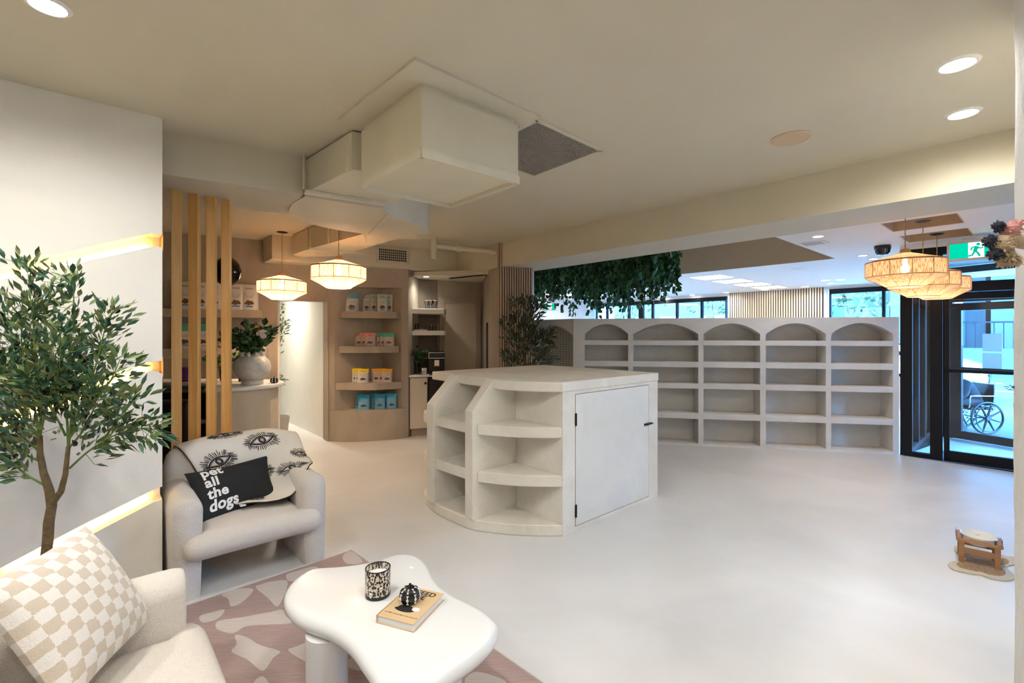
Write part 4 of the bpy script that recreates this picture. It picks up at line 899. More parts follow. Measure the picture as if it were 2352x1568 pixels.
# ================================================================== SHELF WALL
P0 = Vector((.861,6.621)); td = Vector((.9822,-.1882)).normalized(); tn = Vector((-td.y, td.x)); LW = (Vector((4.806,5.865))-P0).length
def sw(s, z, o=0.0): q = P0+td*s+tn*o; return Vector((q.x, q.y, z))
def spx(px): k = (px-CX)/F; return (k*P0.y-P0.x)/(td.x-k*td.y)
def sbox(mb, s0, s1, z0, z1, o0, o1):
    mb.hexa([sw(s0,z0,o0),sw(s1,z0,o0),sw(s1,z0,o1),sw(s0,z0,o1),sw(s0,z1,o0),sw(s1,z1,o0),sw(s1,z1,o1),sw(s0,z1,o1)])
unit = thing('shelf_wall', 'long low microcement shelf wall with five arched bays', 'shelving', sw(LW/2, 0, .15))
cols = [(spx(a), spx(c)) for a, c in ((1343,1443),(1455,1604),(1616,1746),(1759,1897),(1909,2051))]
D_ = .28; Zt = 1.708
b_ = MB(); sbox(b_, 0, LW, 0, Zt, D_, D_+.07); sbox(b_, 0, LW, 0, .033, 0, D_)
b_2 = b_
edges = [0]+[x for c in cols for x in c]+[LW]
for a, c in zip(edges[0::2], edges[1::2]): sbox(b_2, a, c, .033, Zt, 0, D_)
for a, c in cols:                                    # arch spandrel
    n_ = 18; arc = [(lerp(a,c,i/n_), 1.495+.139*(1-abs(2*i/n_-1)**2.1)) for i in range(n_+1)]
    b_2.plate([sw(s_,z) for s_, z in arc]+[sw(c,Zt), sw(a,Zt)], (tn.x,tn.y,0), D_)
obj('carcass', b_, M['shelf_concrete'], unit, smooth=True, sharp=30)
for a, c in cols:
    for z0, z1 in ((1.343,1.409),(1.048,1.124),(.763,.834),(.359,.436)):
        b_ = MB(); sbox(b_, a-.01, c+.01, z0, z1, .0, D_+.005); obj('shelf', b_, M['shelf_concrete'], unit, bevel=.004)
# arched return with pegboard
Q0 = P0+Vector((0,0)); rd_ = Vector((-.62,.78)).normalized(); rn = Vector((rd_.y,-rd_.x)); rn = -rn if rn.y < 0 else rn
def rwp(s, z, o=0.0): q = Q0+rd_*s+rn*o; return Vector((q.x, q.y, z))
b_ = MB(); L_ = .95; a, c = .018, .85; Dr = .22
def rbx(mb, s0, s1, z0, z1, o0, o1): mb.hexa([rwp(s0,z0,o0),rwp(s1,z0,o0),rwp(s1,z0,o1),rwp(s0,z0,o1),rwp(s0,z1,o0),rwp(s1,z1,o0),rwp(s1,z1,o1),rwp(s0,z1,o1)])
rbx(b_, 0, a, 0, 1.708, 0, Dr); rbx(b_, c, L_, 0, 1.708, 0, Dr)
n_ = 18; arc = [(lerp(a,c,i/n_), 1.48+.13*(1-abs(2*i/n_-1)**2.1)) for i in range(n_+1)]
b_.plate([rwp(s_,z) for s_, z in arc]+[rwp(c,1.708), rwp(a,1.708)], (rn.x,rn.y,0), Dr); rbx(b_, a, c, 0, .1, 0, Dr)
rt = thing('arched_niche', 'arched microcement niche with white pegboard at the left end of the shelf wall', 'shelving', rwp(L_/2, 0, .1))
obj('carcass', b_, M['shelf_concrete'], rt, smooth=True, sharp=30)
b_ = MB(); rbx(b_, a, c, .1, 1.62, Dr-.03, Dr-.01); 
pg = obj('pegboard', b_, M['pegboard'], rt)
# ================================================================== POSTS, DUCTS, CEILING FIXTURES
pdir = Vector((.194,.230)).normalized()
for i, ((px, d, rz), lab) in enumerate(zip([(405.5,3.21,.55),(447,3.30,.18),(486,3.375,.10),(520,3.45,.05)], ['leftmost wooden post, beside the end of the feature wall', 'second wooden post from the feature wall', 'third wooden post from the feature wall, between the second and the rightmost', 'rightmost wooden post, nearest the flower vase'])):
    x = (px-CX)/F*d; w_ = .031; rz = [R(-18+0), R(-12), R(-25), R(-18)][i]
    vx = [R(35), R(8), R(18), R(13)][i]
    b_ = MB(); c_, s_ = math.cos(vx), math.sin(vx)
    hw, hd_ = [.030,.030,.029,.028][i], .025
    b_.prism([(x+a*hw*c_-e*hd_*s_, d+a*hw*s_+e*hd_*c_) for a, e in ((-1,-1),(1,-1),(1,1),(-1,1))], 0, 2.472)
    obj('wooden_post', b_, M['post_wood'], label=lab, cat='post', group='wooden screen posts', bevel=.003)
# plenum box and its ceiling frame
bA, bL, bR = Vector((-.4366,2.277)), Vector((-.885,2.774)), Vector((.0347,2.69)); bF = bL+bR-bA
t = thing('plenum_box', 'large cream box hanging from the ceiling with a duct behind it', 'duct box', ((bA.x+bF.x)/2, (bA.y+bF.y)/2, 2.36))
b_ = MB(); b_.prism([bA,bL,bF,bR], 2.372, ZC-.045); b_.prism([lerp(bA,bF,.02),lerp(bL,bR,.02),lerp(bF,bA,.02),lerp(bR,bL,.02)], ZC-.045, ZC); obj('casing', b_, M['paint_duct'], t)
b_ = MB(); g = .012
for p, q in ((bA,bL),(bA,bR),(bL,bF),(bR,bF)): b_.line((p.x,p.y,2.372),(q.x,q.y,2.372), .022, .045)
obj('corner_strip', b_, M['paint_duct'], t)
b_ = MB(); o_ = Vector((-.431,2.100)); l_, r_ = Vector((-.99,2.695)), Vector((.165,2.664))
e1, e2 = (l_-o_), (r_-o_); i_ = o_+e1.normalized()*.165+e2.normalized()*.165
ii = o_+e1.normalized()*.165; jj = o_+e2.normalized()*.165
b_.prism([o_, l_, l_+e2.normalized()*.165, i_], ZC-.014, ZC); b_.prism([o_, i_, r_+e1.normalized()*.165, r_], ZC-.014, ZC)
obj('ceiling_frame_plate', b_, M['paint'], label='flat mitred frame on the ceiling around the large hanging box', cat='trim')
S_ = M['paint_duct']; zb = 2.49
P2 = lambda px, py, z: atz(px, py, z).xy
b_ = MB(); b_.prism([(-.965,2.845),(-1.46,3.328),(-.99,3.64),(-.45,3.10)], zb, ZC-.012); d1 = thing('air_duct', 'flat cream duct running back from the large hanging box', 'duct', (-1.0,3.2,zb)); obj('casing', b_, S_, d1)
b_ = MB(); p, q = atz(699,441,2.475), atz(886,470,2.475); b_.line((p.x,p.y,zb-.012),(q.x,q.y,zb-.012), .05, .02); b_.line((p.x,p.y,zb),(p.x,p.y,ZC), .025, .012, up=(1,0,0)); b_.line((q.x,q.y,zb),(q.x,q.y,ZC), .02, .012, up=(1,0,0)); obj('support_bracket', b_, S_, d1)
b_ = MB()
for (x,y) in ((-.985,2.868),(-1.01,2.895)): b_.box((x-.006,y-.006,zb-.004),(x+.006,y+.006,ZC-.02))
obj('joint_strip', b_, S_, d1)
poly = [P2(886,470,zb), P2(700,444,zb), P2(670,483,zb), P2(690,499,zb), P2(730,515,zb), P2(775,525,zb), P2(812,528,zb), P2(860,536,2.47), P2(905,548,2.47), P2(945,551,2.46), P2(980,540,2.46), atz(981,476,ZC).xy, atz(968,461,ZC).xy, atz(940,452,ZC).xy, atz(905,449,ZC).xy]
b_ = MB(); E1 = [Vector((-1.46,3.33)), Vector((-1.66,3.55)), Vector((-1.79,3.82)), Vector((-1.79,4.08)), Vector((-1.69,4.32)), Vector((-1.46,4.55)), Vector((-1.10,4.80)), Vector((-.86,4.72)), Vector((-.80,4.55)), Vector((-.80,4.35)), Vector((-.88,4.12)), Vector((-.98,3.95)), Vector((-.99,3.64))]
e_ = [cspline(E1, i/60) for i in range(61)]
b_.prism(e_, zb-.025, ZC-.006); d2 = thing('duct_elbow', 'wide curved cream duct elbow glowing above the hanging lamps', 'duct', (-1.2,4.1,zb)); obj('casing', b_, S_, d2, smooth=True, sharp=30)
b_ = MB(); b_.line((-1.38,4.56,zb-.028),(-1.0,3.8,zb-.028), .012, .008); b_.box((-.93,4.62,zb-.04),(-.80,4.70,zb-.026)); obj('joint_strip', b_, S_, d2)
b_ = MB(); E3 = [Vector(p) for p in ((-1.30,4.62),(-1.46,4.64),(-2.3,5.42),(-2.72,5.86),(-2.70,6.02),(-2.50,6.02),(-2.24,5.98),(-1.8,5.55),(-1.10,4.78))]
b_.prism([E3[0],E3[1],E3[2]]+[cspline(E3[3:7], i/16) for i in range(17)]+[E3[7],E3[8]], 2.48, ZC-.008); d3 = thing('air_duct', 'cream duct section running to the back wall behind the lamps', 'duct', (-2.0,5.3,2.48)); obj('casing', b_, S_, d3, smooth=True, sharp=40)
b_ = MB()
for (x,y) in ((-2.36,5.48),(-2.30,5.41),(-1.98,5.11)): b_.line((x-.004,y-.010,2.47),(x-.004,y-.010,ZC), .014, .01, up=(1,0,0))
b_.line((-2.32,5.40,2.47),(-1.75,5.75,2.47), .03, .02); obj('support_bracket', b_, S_, d3)
# return-air grille flush in ceiling
t = thing('ceiling_grille', 'square grey mesh return-air grille in the ceiling beside the hanging box', 'vent', (.18,3.19,ZC-.02))
ga, gb, gc = Vector((.142,2.73)), Vector((.573,3.155)), Vector((.171,3.646)); gd_ = ga+gc-gb
b_ = MB(); cc = (ga+gc)/2; big = [cc+(p-cc)*1.07 for p in (ga,gb,gc,gd_)]
for p, q in zip(big, big[1:]+big[:1]): b_.line((p.x,p.y,ZC-.006),(q.x,q.y,ZC-.006), .034, .012)
obj('frame', b_, M['paint'], t)
b_ = MB(); b_.prism([ga,gb,gc,gd_], ZC-.003, ZC-.001, 1)
for i in range(30):
    f = (i+.5)/30; p, q = lerp(ga,gb,f), lerp(gd_,gc,f); b_.line((p.x,p.y,ZC-.006),(q.x,q.y,ZC-.006), .009, .006); p, q = lerp(ga,gd_,f), lerp(gb,gc,f); b_.line((p.x,p.y,ZC-.007),(q.x,q.y,ZC-.007), .009, .006)
obj('mesh', b_, [M['grille'], M['dark']], t)
# grille on the back bulkhead
vd_ = (BB-BA).normalized(); vn = Vector((vd_.y,-vd_.x))
k_ = (902-CX)/F; vs_ = (k_*BA.y-BA.x)/(vd_.x-k_*vd_.y)
def bp_(s, z, o): q = BA+vd_*s+vn*o; return Vector((q.x,q.y,z))
t = thing('wall_vent', 'small rectangular vent grille on the back bulkhead', 'vent', bp_(vs_, 2.6, 0))
b_ = MB(); w2 = .23
for a, c, z0, z1 in ((-w2,w2,2.69,2.715),(-w2,w2,2.49,2.515),(-w2,-w2+.03,2.49,2.715),(w2-.03,w2,2.49,2.715)): b_.hexa([bp_(vs_+a,z0,0),bp_(vs_+c,z0,0),bp_(vs_+c,z0,.02),bp_(vs_+a,z0,.02),bp_(vs_+a,z1,0),bp_(vs_+c,z1,0),bp_(vs_+c,z1,.02),bp_(vs_+a,z1,.02)])
obj('frame', b_, S_, t)
b_ = MB(); b_.plate([bp_(vs_-w2,2.5,.001),bp_(vs_+w2,2.5,.001),bp_(vs_+w2,2.7,.001),bp_(vs_-w2,2.7,.001)], (vn.x,vn.y,0), .002, 1)
for i in range(15): s = vs_-w2+.03+i*(2*w2-.06)/14; b_.line(bp_(s,2.5,.008), bp_(s,2.7,.008), .008, .006, up=(vn.x,vn.y,0))
for i in range(6): z = 2.52+i*.033; b_.line(bp_(vs_-w2,z,.008), bp_(vs_+w2,z,.008), .006, .006)
obj('mesh', b_, [M['paint_duct'], M['dark']], t)
# pipe
b_ = MB(); p0 = atd(996,560,6.1); p1 = atd(1150,588,6.55); p0.z = 2.64; p1.z = 2.62
b_.tube([p0+Vector((-.02,0,0)), lerp(p0,p1,.5), p1], .035, 12); b_.tube([(p0.x,p0.y,ZC),(p0.x,p0.y,2.46)], .042, 12); b_.tube([lerp(p0,p1,.32),lerp(p0,p1,.38)], .05, 12)
obj('ceiling_pipe', b_, S_, smooth=True, label='white capped pipe under the ceiling left of the beige column', cat='pipe')
# recessed round speaker covers
def disc(name, px, py, z, r, label, cat, m):
    p = atz(px, py, z); b_ = MB(); b_.lathe([(0,-.006),(r*.86,-.006),(r*.9,-.010),(r,-.004),(r,0)], (p.x,p.y,z), 36); obj(name, b_, m, label=label, cat=cat, smooth=True)
disc('ceiling_speaker', 1816, 317, ZC, .115, 'round beige speaker cover in the main ceiling', 'speaker', plain('speaker_beige', (.58,.43,.28), .8))
disc('ceiling_speaker', 1836, 617, ZR, .12, 'round speaker cover in the white ceiling beyond the beam', 'speaker', M['paint_white'])
# downlights
def downlight(p, z, r, label, group, m, power, colr=(1,.88,.72), angle=168, big=True):
    t = thing('downlight', label, 'ceiling light', (p[0],p[1],z), 0, group)
    b_ = MB(); b_.lathe([(r*.80,-.001),(r*.84,-.008),(r*1.0,-.006),(r*1.08,0)], (p[0],p[1],z), 28); obj('trim_ring', b_, M['paint_white'], t, smooth=True)
    b_ = MB(); b_.lathe([(0,-.004),(r*.80,-.004),(r*.80,-.001),(0,-.001)], (p[0],p[1],z), 28); obj('lens', b_, m, t)
    if power: spot('downlight_lamp', (p[0],p[1],z-.012), power, colr, angle)
mainC = (1,.985,.96)
g_ = 'recessed downlights in the main ceiling'
downlight(atz(110,12,ZC), ZC, .065, 'bright recessed ceiling downlight at the top left corner', g_, M['downlight'], 40, (1,.97,.91))
downlight(atz(2199,147,ZC), ZC, .075, 'bright recessed ceiling downlight at the right, the nearer of the pair', g_, M['downlight'], 35, (1,.985,.96))
downlight(atz(2212,260,ZC), ZC, .075, 'bright recessed ceiling downlight at the right, the farther of the pair near the beam', g_, M['downlight'], 35, (1,.985,.96))
PWR = [((-2.40,1.12),38),((.15,1.25),34),((1.35,1.1),12),((-.85,.95),34),((.3,-.6),32),((-1.4,-.3),32),((1.8,.1),14)]  # unseen downlights added to brighten the seating and the feature wall
for (x,y), pw in PWR:
    t = 'recessed ceiling downlight above the seating area, out of the photo'
    downlight((x,y), ZC, .065, t, 'recessed downlights over the seating area', M['downlight'], pw, mainC)
farg = 'small downlights in the far white ceiling'
lit = 0
for i, (px, py) in enumerate([(1879,542),(1982,586),(2006,594),(1285,655),(1344,664),(1390,666),(1440,672),(1479,677),(1521,682),(1590,677),(1667,671),(1757,665),(1850,658),(1895,643),(1908,650),(1931,642)]):
    p = atz(px, py, ZR); nm = {0:'lit downlight next to the small vent in the white ceiling', 1:'lit downlight left of the rattan lamps, the nearer one', 2:'lit downlight left of the rattan lamps, the farther one'}.get(i, 'small lit downlight far back in the white ceiling')
    if p.y > 15.5: continue
    downlight(p, ZR, .06 if i < 3 else .085, nm, farg, M['downlight_cool'], [26,40,0,28,0,28,0,0,28,0,28,0,26,0,0,24][i], (1,.98,.96))
for i, (u, v) in enumerate([(8.85,4.23),(9.82,4.25),(10.8,4.25),(11.75,4.25),(8.95,8.75),(9.95,8.85),(10.9,8.9)]):
    t = thing('ceiling_panel', ['square light panel right of the ivy, nearest of the row of four','square light panel right of the ivy, second of the row of four','square light panel right of the ivy, third of the row of four','square light panel right of the ivy, farthest of the row of four','square light panel under the ivy, leftmost of three','square light panel under the ivy, middle of three','square light panel under the ivy, rightmost of three'][i], 'ceiling light', W(u,v,ZR), YU, 'square light panels in the far ceiling')
    b_ = MB(); b_.box((-.30,-.30,-.006),(.30,.30,0)); obj('frame', b_, M['paint_white'], t, local=True)
    b_ = MB(); b_.box((-.285,-.285,-.009),(.285,.285,-.006)); obj('diffuser', b_, M['panel'], t, local=True)
b_ = MB(); p = atz(1868,558,ZR); a = YU
t = thing('ceiling_vent', 'small square vent beside the lit downlight in the white ceiling', 'vent', (p.x,p.y,ZR), YU)
b_.box((-.13,-.13,-.008),(.13,.13,0)); obj('frame', b_, M['paint_white'], t, local=True)
b_ = MB()
for i in range(7): b_.box((-.1,-.095+i*.03,-.010),(.1,-.083+i*.03,-.008))
obj('slot', b_, plain('slot_grey', (.2,.2,.2), .6), t, local=True)
p = atz(2027,564,ZR); b_ = MB(); b_.lathe([(.0,-.12),(.05,-.112),(.073,-.085),(.08,-.045),(.085,-.04),(.085,0),(0,0)], (p.x,p.y,p.z), 28)
t = thing('security_camera', 'black dome security camera hanging left of the rattan lamps', 'camera', (p.x,p.y,p.z)); obj('dome', b_, M['black_plastic'], t, smooth=True)

# rattan pendants
def shade_uv(mb, prof, c, n=48):
    o = len(mb.v); k = len(prof); c = Vector(c)
    def rad(j, r_): a = 2*PI*j/n; m_ = 12; w_ = PI/m_; return r_*math.cos(w_)/math.cos((a % (2*w_))-w_)
    for r_, z in prof:
        for j in range(n+1): a = 2*PI*j/n; rr_ = rad(j, r_); mb.v.append(c+Vector((rr_*math.cos(a), rr_*math.sin(a), z)))
    for i in range(k-1):
        for j in range(n):
            mb.uv[len(mb.f)] = [(j/n,i),((j+1)/n,i),((j+1)/n,i+1),(j/n,i+1)]
            mb.f.append((o+i*(n+1)+j, o+i*(n+1)+j+1, o+(i+1)*(n+1)+j+1, o+(i+1)*(n+1)+j)); mb.mi.append(0)
def pendant(label, x, y, z, zc, group, power, R_=.275):
    t = thing('pendant_lamp', label, 'pendant lamp', (x,y,z), R(random.uniform(0,30)), group)
    s = R_/.275; pr = [(.045,.145),(.15,.112),(.272,.076),(.275,.068),(.275,-.055),(.272,-.062),(.19,-.105),(.125,-.145)]; pr = [(a*s,h*s) for a, h in pr]
    b_ = MB(); shade_uv(b_, pr, (0,0,0)); obj('shade', b_, M['shade'], t, smooth=True, sharp=60, local=True)
    b_ = MB()
    for k in (1,3,4,7,0):
        r_, h = pr[k]; 
        if k == 1: r_, h = .272*s, .074*s
        pts = [Vector((r_*1.004*math.cos(2*PI*j/12), r_*1.004*math.sin(2*PI*j/12), h)) for j in range(13)]; b_.tube(pts, .0035, 5, cap=False)
    for j in range(12):
        a = 2*PI*j/12; b_.tube([Vector((r_*1.004*math.cos(a), r_*1.004*math.sin(a), h)) for r_, h in (pr[3],pr[4])], .0028, 4)
        b_.tube([Vector((r_*1.003*math.cos(a), r_*1.003*math.sin(a), h)) for r_, h in (pr[5],pr[6],pr[7])], .0018, 4)
    obj('rib', b_, M['cane'], t, local=True)
    b_ = MB(); b_.lathe([(0,.178*s),(.030,.178*s),(.036,.172*s),(.036,.14*s),(0,.14*s)], (0,0,0), 20); obj('top_cap', b_, M['cane'], t, smooth=True, local=True)
    n_ = 40; b_ = MB(); L_ = zc-z-.175*s
    b_.tube([(math.cos(i*2.2)*.003, math.sin(i*2.2)*.003, .175*s+L_*i/n_) for i in range(n_+1)], .004, 6); obj('cord', b_, M['cane'], t, smooth=True, local=True)
    b_ = MB(); b_.lathe([(0,-.012),(.035,-.012),(.060,-.004),(.062,0),(0,0)], (0,0,zc-z), 24); obj('canopy', b_, M['black'], t, smooth=True, local=True)
    b_ = MB(); b_.ball((0,0,.01), .032, 14, sc=(1,1,1.15)); b_.tube([(0,0,.04),(0,0,.11)], .016, 10); o = obj('bulb', b_, M['bulb'], t, smooth=True, local=True)
    point('pendant_bulb_lamp', (x,y,z-.045), power, (1,.72,.47), .03)
g_ = 'rattan pendant lamps in the back area'
PP = 27
p = atd(648,660,5.73); pendant('lit rattan pendant lamp near the hall opening, the smaller-looking of the pair on the left', p.x, p.y, p.z, ZC, g_, PP)
p = atd(778,629,4.9); pendant('lit rattan pendant lamp above the corner niche, right of the pair on the left', p.x, p.y, p.z, ZC, g_, PP)
g_ = 'rattan pendant lamps by the entrance'
p = atd(2079,620,4.03); pendant('lit rattan pendant lamp by the entrance, nearest and leftmost of three', p.x, p.y, p.z, ZR, g_, PP*.27)
p = atd(2120,646,4.55); pendant('lit rattan pendant lamp by the entrance, middle of three', p.x, p.y, p.z, ZR, g_, PP*.27)
p = atd(2152,655,5.12); pendant('lit rattan pendant lamp by the entrance, farthest and rightmost of three', p.x, p.y, p.z, ZR, g_, PP*.27)
# exit signs
green = emit('exit_green', (.0,.55,.34), .62); exwhite = emit('exit_white', (.85,1,.95), .9)
def exit_sign(label, c, d, w, h, zc, man=True):
    d = Vector((d[0],d[1])).normalized(); n_ = Vector((d.y,-d.x)); c = Vector((c[0],c[1],c[2]))
    if n_.dot(Vector((-c.x,-c.y))) < 0: n_ = -n_
    rz = math.atan2(d.y, d.x); t = thing('exit_sign', label, 'exit sign', c, rz)
    s = -1 if Vector((-math.sin(rz), math.cos(rz))).dot(n_) > 0 else 1
    Y = lambda a: -a*s                               # local y towards the viewer is negative when s=1
    b_ = MB(); ys = sorted((Y(0), Y(-.03))); b_.box((-w/2,ys[0],0),(w/2,ys[1],h)); b_.line((-w*.22,0,h+.02),(w*.22,0,h+.02), .03, .03)
    b_.line((0,0,h),(0,0,zc-c.z), .03, .02, up=(1,0,0)); obj('housing', b_, plain('sign_white', (.72,.66,.60), .5), t, local=True)
    def rect(x0,x1,z0,z1,m,nm,off):
        b_ = MB(); ys = sorted((Y(.0),Y(off))); b_.box((x0,ys[0],z0),(x1,ys[1],z1)); return obj(nm, b_, m, t, local=True)
    rect(-w*.45,w*.45,h*.12,h*.88,green,'sign_face',.002); rect(-w*.11,w*.17,h*.12,h*.88,exwhite,'door_symbol',.003)
    b_ = MB(); S = h*.76; mx = w*.03*(1); zz = h*.12
    def bar(pts, r): b_.tube([(mx+x*S, Y(.004), zz+y_*S) for x, y_ in pts], r*S, 6)
    b_.ball((mx+.10*S, Y(.004), zz+.86*S), .10*S, 8, sc=(1,.2,1))
    bar([(.04,.72),(-.06,.42)], .115); bar([(.05,.70),(.18,.58),(.34,.62)], .05); bar([(.03,.72),(-.17,.68),(-.26,.50)], .05)
    bar([(-.05,.42),(.08,.30),(.18,.06)], .06); bar([(-.07,.42),(-.18,.16),(-.38,.12)], .06)
    obj('running_figure', b_, emit('exit_figure', (.0,.35,.22), .7), t, local=True)
c_ = atd(2238,582,5.12); exit_sign('green running-man exit sign hanging in front of the entrance glazing', (c_.x,c_.y,2.30), (gd.x,gd.y), .44, .215, ZR)
c_ = atd(1262,702,12.2); exit_sign('small green exit sign hanging far back behind the dark olive tree', (c_.x,c_.y,c_.z-.12), (1,-.15), .36, .2, ZR)
b_ = MB(); p = atd(1357,702,13.0); b_.rbox((p.x-.06,p.y-.04,p.z-.1),(p.x+.06,p.y+.04,p.z+.1), .015); b_.line((p.x,p.y,p.z+.1),(p.x,p.y,ZR), .02, .02, up=(1,0,0)); obj('motion_sensor', b_, M['ceramic'], label='small white sensor box on the far wall left of the long window', cat='sensor')
# small black doorbell camera on shelf wall top? (kept off) -- ivy
t = thing('hanging_ivy', 'mass of dark green ivy hanging out of the ceiling recess', 'ivy', (1.6,8.2,2.2))
b_ = MB(); bs = MB(); LV = 3.3
for i in range(250):
    f = random.random()**.9; o_ = random.uniform(-.45,.38); base = Vector((2.50-.663*f*3.15, 7.25+.749*f*3.15, 0))+Vector((Ux,Uy,0))*o_
    fall = lerp(2.30, 2.42, f)+random.gauss(0,.15)-(.22 if .25 < f < .55 and random.random() < .25 else 0)-(.15 if random.random() < .12 else 0)
    z = 3.02; p = Vector((base.x,base.y,z)); pts = [p.copy()]
    while z > fall:
        z -= random.uniform(.035,.06); p = p+Vector((random.uniform(-.018,.018),random.uniform(-.018,.018),0)); p.z = z; pts.append(p.copy())
        for _ in range(random.choice((1,2,2))):
            a = random.uniform(0,2*PI); dd = Vector((math.cos(a)*.7, math.sin(a)*.7, random.uniform(-1.0,-.2)))
            leaf(b_, p+dd*.02, dd, random.uniform(.06,.09), random.uniform(.055,.08), up=(math.sin(a),-math.cos(a),.6), fold=.12)
    if len(pts) > 1: bs.tube(pts, .0022, 3)
obj('foliage', b_, M['ivy'], t); obj('stem', bs, M['stem'], t)
# ================================================================== OLIVE TREES
def olive_branch(bl, br, oli, pts, n_leaf, L, w, spread=1.0, r0=.006):
    pts = [Vector(p) for p in pts]; sp = [cspline(pts, i/14) for i in range(15)]
    br.tube(sp, [lerp(r0,.0015,i/14) for i in range(15)], 5)
    for k in range(n_leaf):
        f = random.uniform(.12,1)**.8; p = cspline(pts, f); d = (cspline(pts, min(1,f+.03))-cspline(pts, max(0,f-.03))).normalized()
        sd_ = d.cross(Vector((random.uniform(-1,1),random.uniform(-1,1),random.uniform(-1,1)))).normalized()
        # leaves sit on short twigs
        tw = sd_*random.uniform(.0,.075)*spread; dd = (d*random.uniform(.5,1.1)+sd_*random.uniform(.25,1.0)+Vector((0,0,.15))).normalized()
        q = p+tw+d*random.uniform(0,.03)
        leaf(bl, q, dd, L*random.uniform(.6,1.2), w*random.uniform(.75,1.15))
        if tw.length > .03 and k % 3 == 0: br.tube([p, q], .0012, 3)
        if oli is not None and random.random() < .018: oli.append((q+dd*L*.4+Vector((0,0,-.006)), dd))
def dpt(px, py, d): p = atd(px, py, d); return p
ot = thing('olive_tree', 'tall potted faux olive tree standing in front of the feature wall', 'olive tree', (-2.05,2.07,0))
DT = 2.06
b_ = MB(); bx_ = (104-CX)/F*DT
b_.tube([(bx_+.01,DT,.2),(bx_,DT,.35)]+[dpt(x,y,DT) for x, y in ((104,1290),(110,1240),(112,1200),(119,1160),(113,1125),(100,1085),(92,1040),(92,1000))], [.021,.021,.020,.019,.019,.018,.016,.013,.011,.009], 10)
b_.tube([dpt(118,1158,DT),dpt(140,1128,DT-.02),dpt(150,1090,DT-.02),dpt(157,1025,DT-.03)], [.014,.012,.010,.008], 8)
obj('trunk', b_, M['bark'], ot, smooth=True)
bl, br, oli = MB(), MB(), []
BR = [([(92,1010),(95,900),(82,800),(72,700),(62,605)],150,.0),([(92,1010),(72,900),(42,820),(18,760),(8,690)],150,.08),([(95,1060),(50,1040),(0,1010),(-40,960)],110,.0),
 ([(92,1000),(40,950),(10,900),(-30,850)],130,.1),([(157,1030),(165,930),(158,830),(170,720),(165,625)],160,-.05),([(157,1030),(150,930),(120,830),(105,750),(118,640)],160,.05),
 ([(157,1010),(190,920),(220,840),(240,760),(262,705)],150,0),([(157,1010),(205,940),(250,880),(276,825)],120,-.1),([(160,1075),(205,1035),(262,1000),(318,984),(360,985)],150,-.05),([(235,1012),(262,975),(290,940),(315,915)],60,-.08),
 ([(92,1000),(110,920),(135,850),(140,760)],150,-.1),([(113,1120),(60,1090),(20,1055),(-20,1040)],70,-.08),([(157,1030),(190,990),(215,940),(225,900)],110,.06),([(92,1010),(55,960),(30,880),(0,820)],120,-.1),([(150,1000),(130,960),(90,900),(60,860)],120,-.15),([(95,1040),(60,1010),(30,985),(-15,940)],110,.12),([(95,940),(60,860),(50,760),(75,690)],110,.02),([(160,960),(130,900),(160,860),(200,800)],110,.02)]
for pts, n_, off in BR: olive_branch(bl, br, oli, [dpt(x,y,DT+off*(i/(len(pts)-1))) for i, (x,y) in enumerate(pts)], int(n_*1.15), .064, .0185, 1.0, .005)
obj('foliage', bl, M['leaf'], ot); obj('branch', br, M['stem'], ot)
om = MB(); om.ball((0,0,0), .0085, 10, sc=(1,1,1.45)); o0 = None
for i, (p, d) in enumerate(oli[:48]):
    if o0 is None:
        o0 = bpy.data.objects.new('olive', bpy.data.meshes.new('olive')); o0.data.from_pydata([tuple(v) for v in om.v], [], om.f); o0.data.materials.append(M['olive']); o0.data.polygons.foreach_set('use_smooth', [True]*len(o0.data.polygons)); o = o0
    else: o = o0.copy()
    col.objects.link(o); o.parent = ot; o.location = p-Vector((-2.05,2.07,0)); o.rotation_euler = (random.uniform(-.9,.9),random.uniform(-.9,.9),0)
b_ = MB(); b_.lathe([(0,0),(.11,0),(.13,.02),(.155,.24),(.15,.25),(.14,.24),(.13,.20),(0,.20)], (bx_+.01,DT,0), 32); obj('pot', b_, M['pot'], ot, smooth=True)
# dark olive by the column
ot = thing('olive_tree', 'dark faux olive tree standing before the slatted column, behind the island', 'olive tree', (.17,6.05,0))
b_ = MB(); D5 = 6.05; b_.tube([(.17,D5,.2),(.18,D5,.7),dpt(1205,860,D5)], [.02,.018,.014], 8); obj('trunk', b_, M['bark'], ot, smooth=True)
bl, br = MB(), MB()
for pts in ([(1205,860),(1205,800),(1218,740),(1244,690)],[(1205,860),(1192,800),(1190,730),(1188,690)],[(1200,850),(1180,800),(1170,760),(1166,735)],[(1205,860),(1225,830),(1240,800),(1252,775)],[(1205,850),(1226,800),(1244,775),(1262,770)],[(1205,870),(1228,850),(1246,830),(1262,815)],[(1205,840),(1208,780),(1225,720),(1256,690)],[(1200,870),(1180,850),(1172,810)],[(1205,860),(1200,790),(1210,720),(1212,690)],[(1205,820),(1222,770),(1228,720),(1240,700)]):
    olive_branch(bl, br, None, [dpt(x,y,D5+random.uniform(-.1,.1)) for x, y in pts], 80, .11, .030, 1.5, .006)
obj('foliage', bl, M['leaf_dark'], ot); obj('branch', br, M['bark'], ot)
b_ = MB(); b_.lathe([(0,0),(.13,0),(.15,.02),(.17,.28),(.16,.29),(.14,.22),(0,.22)], (.17,D5,0), 28); obj('pot', b_, M['pot'], ot, smooth=True)
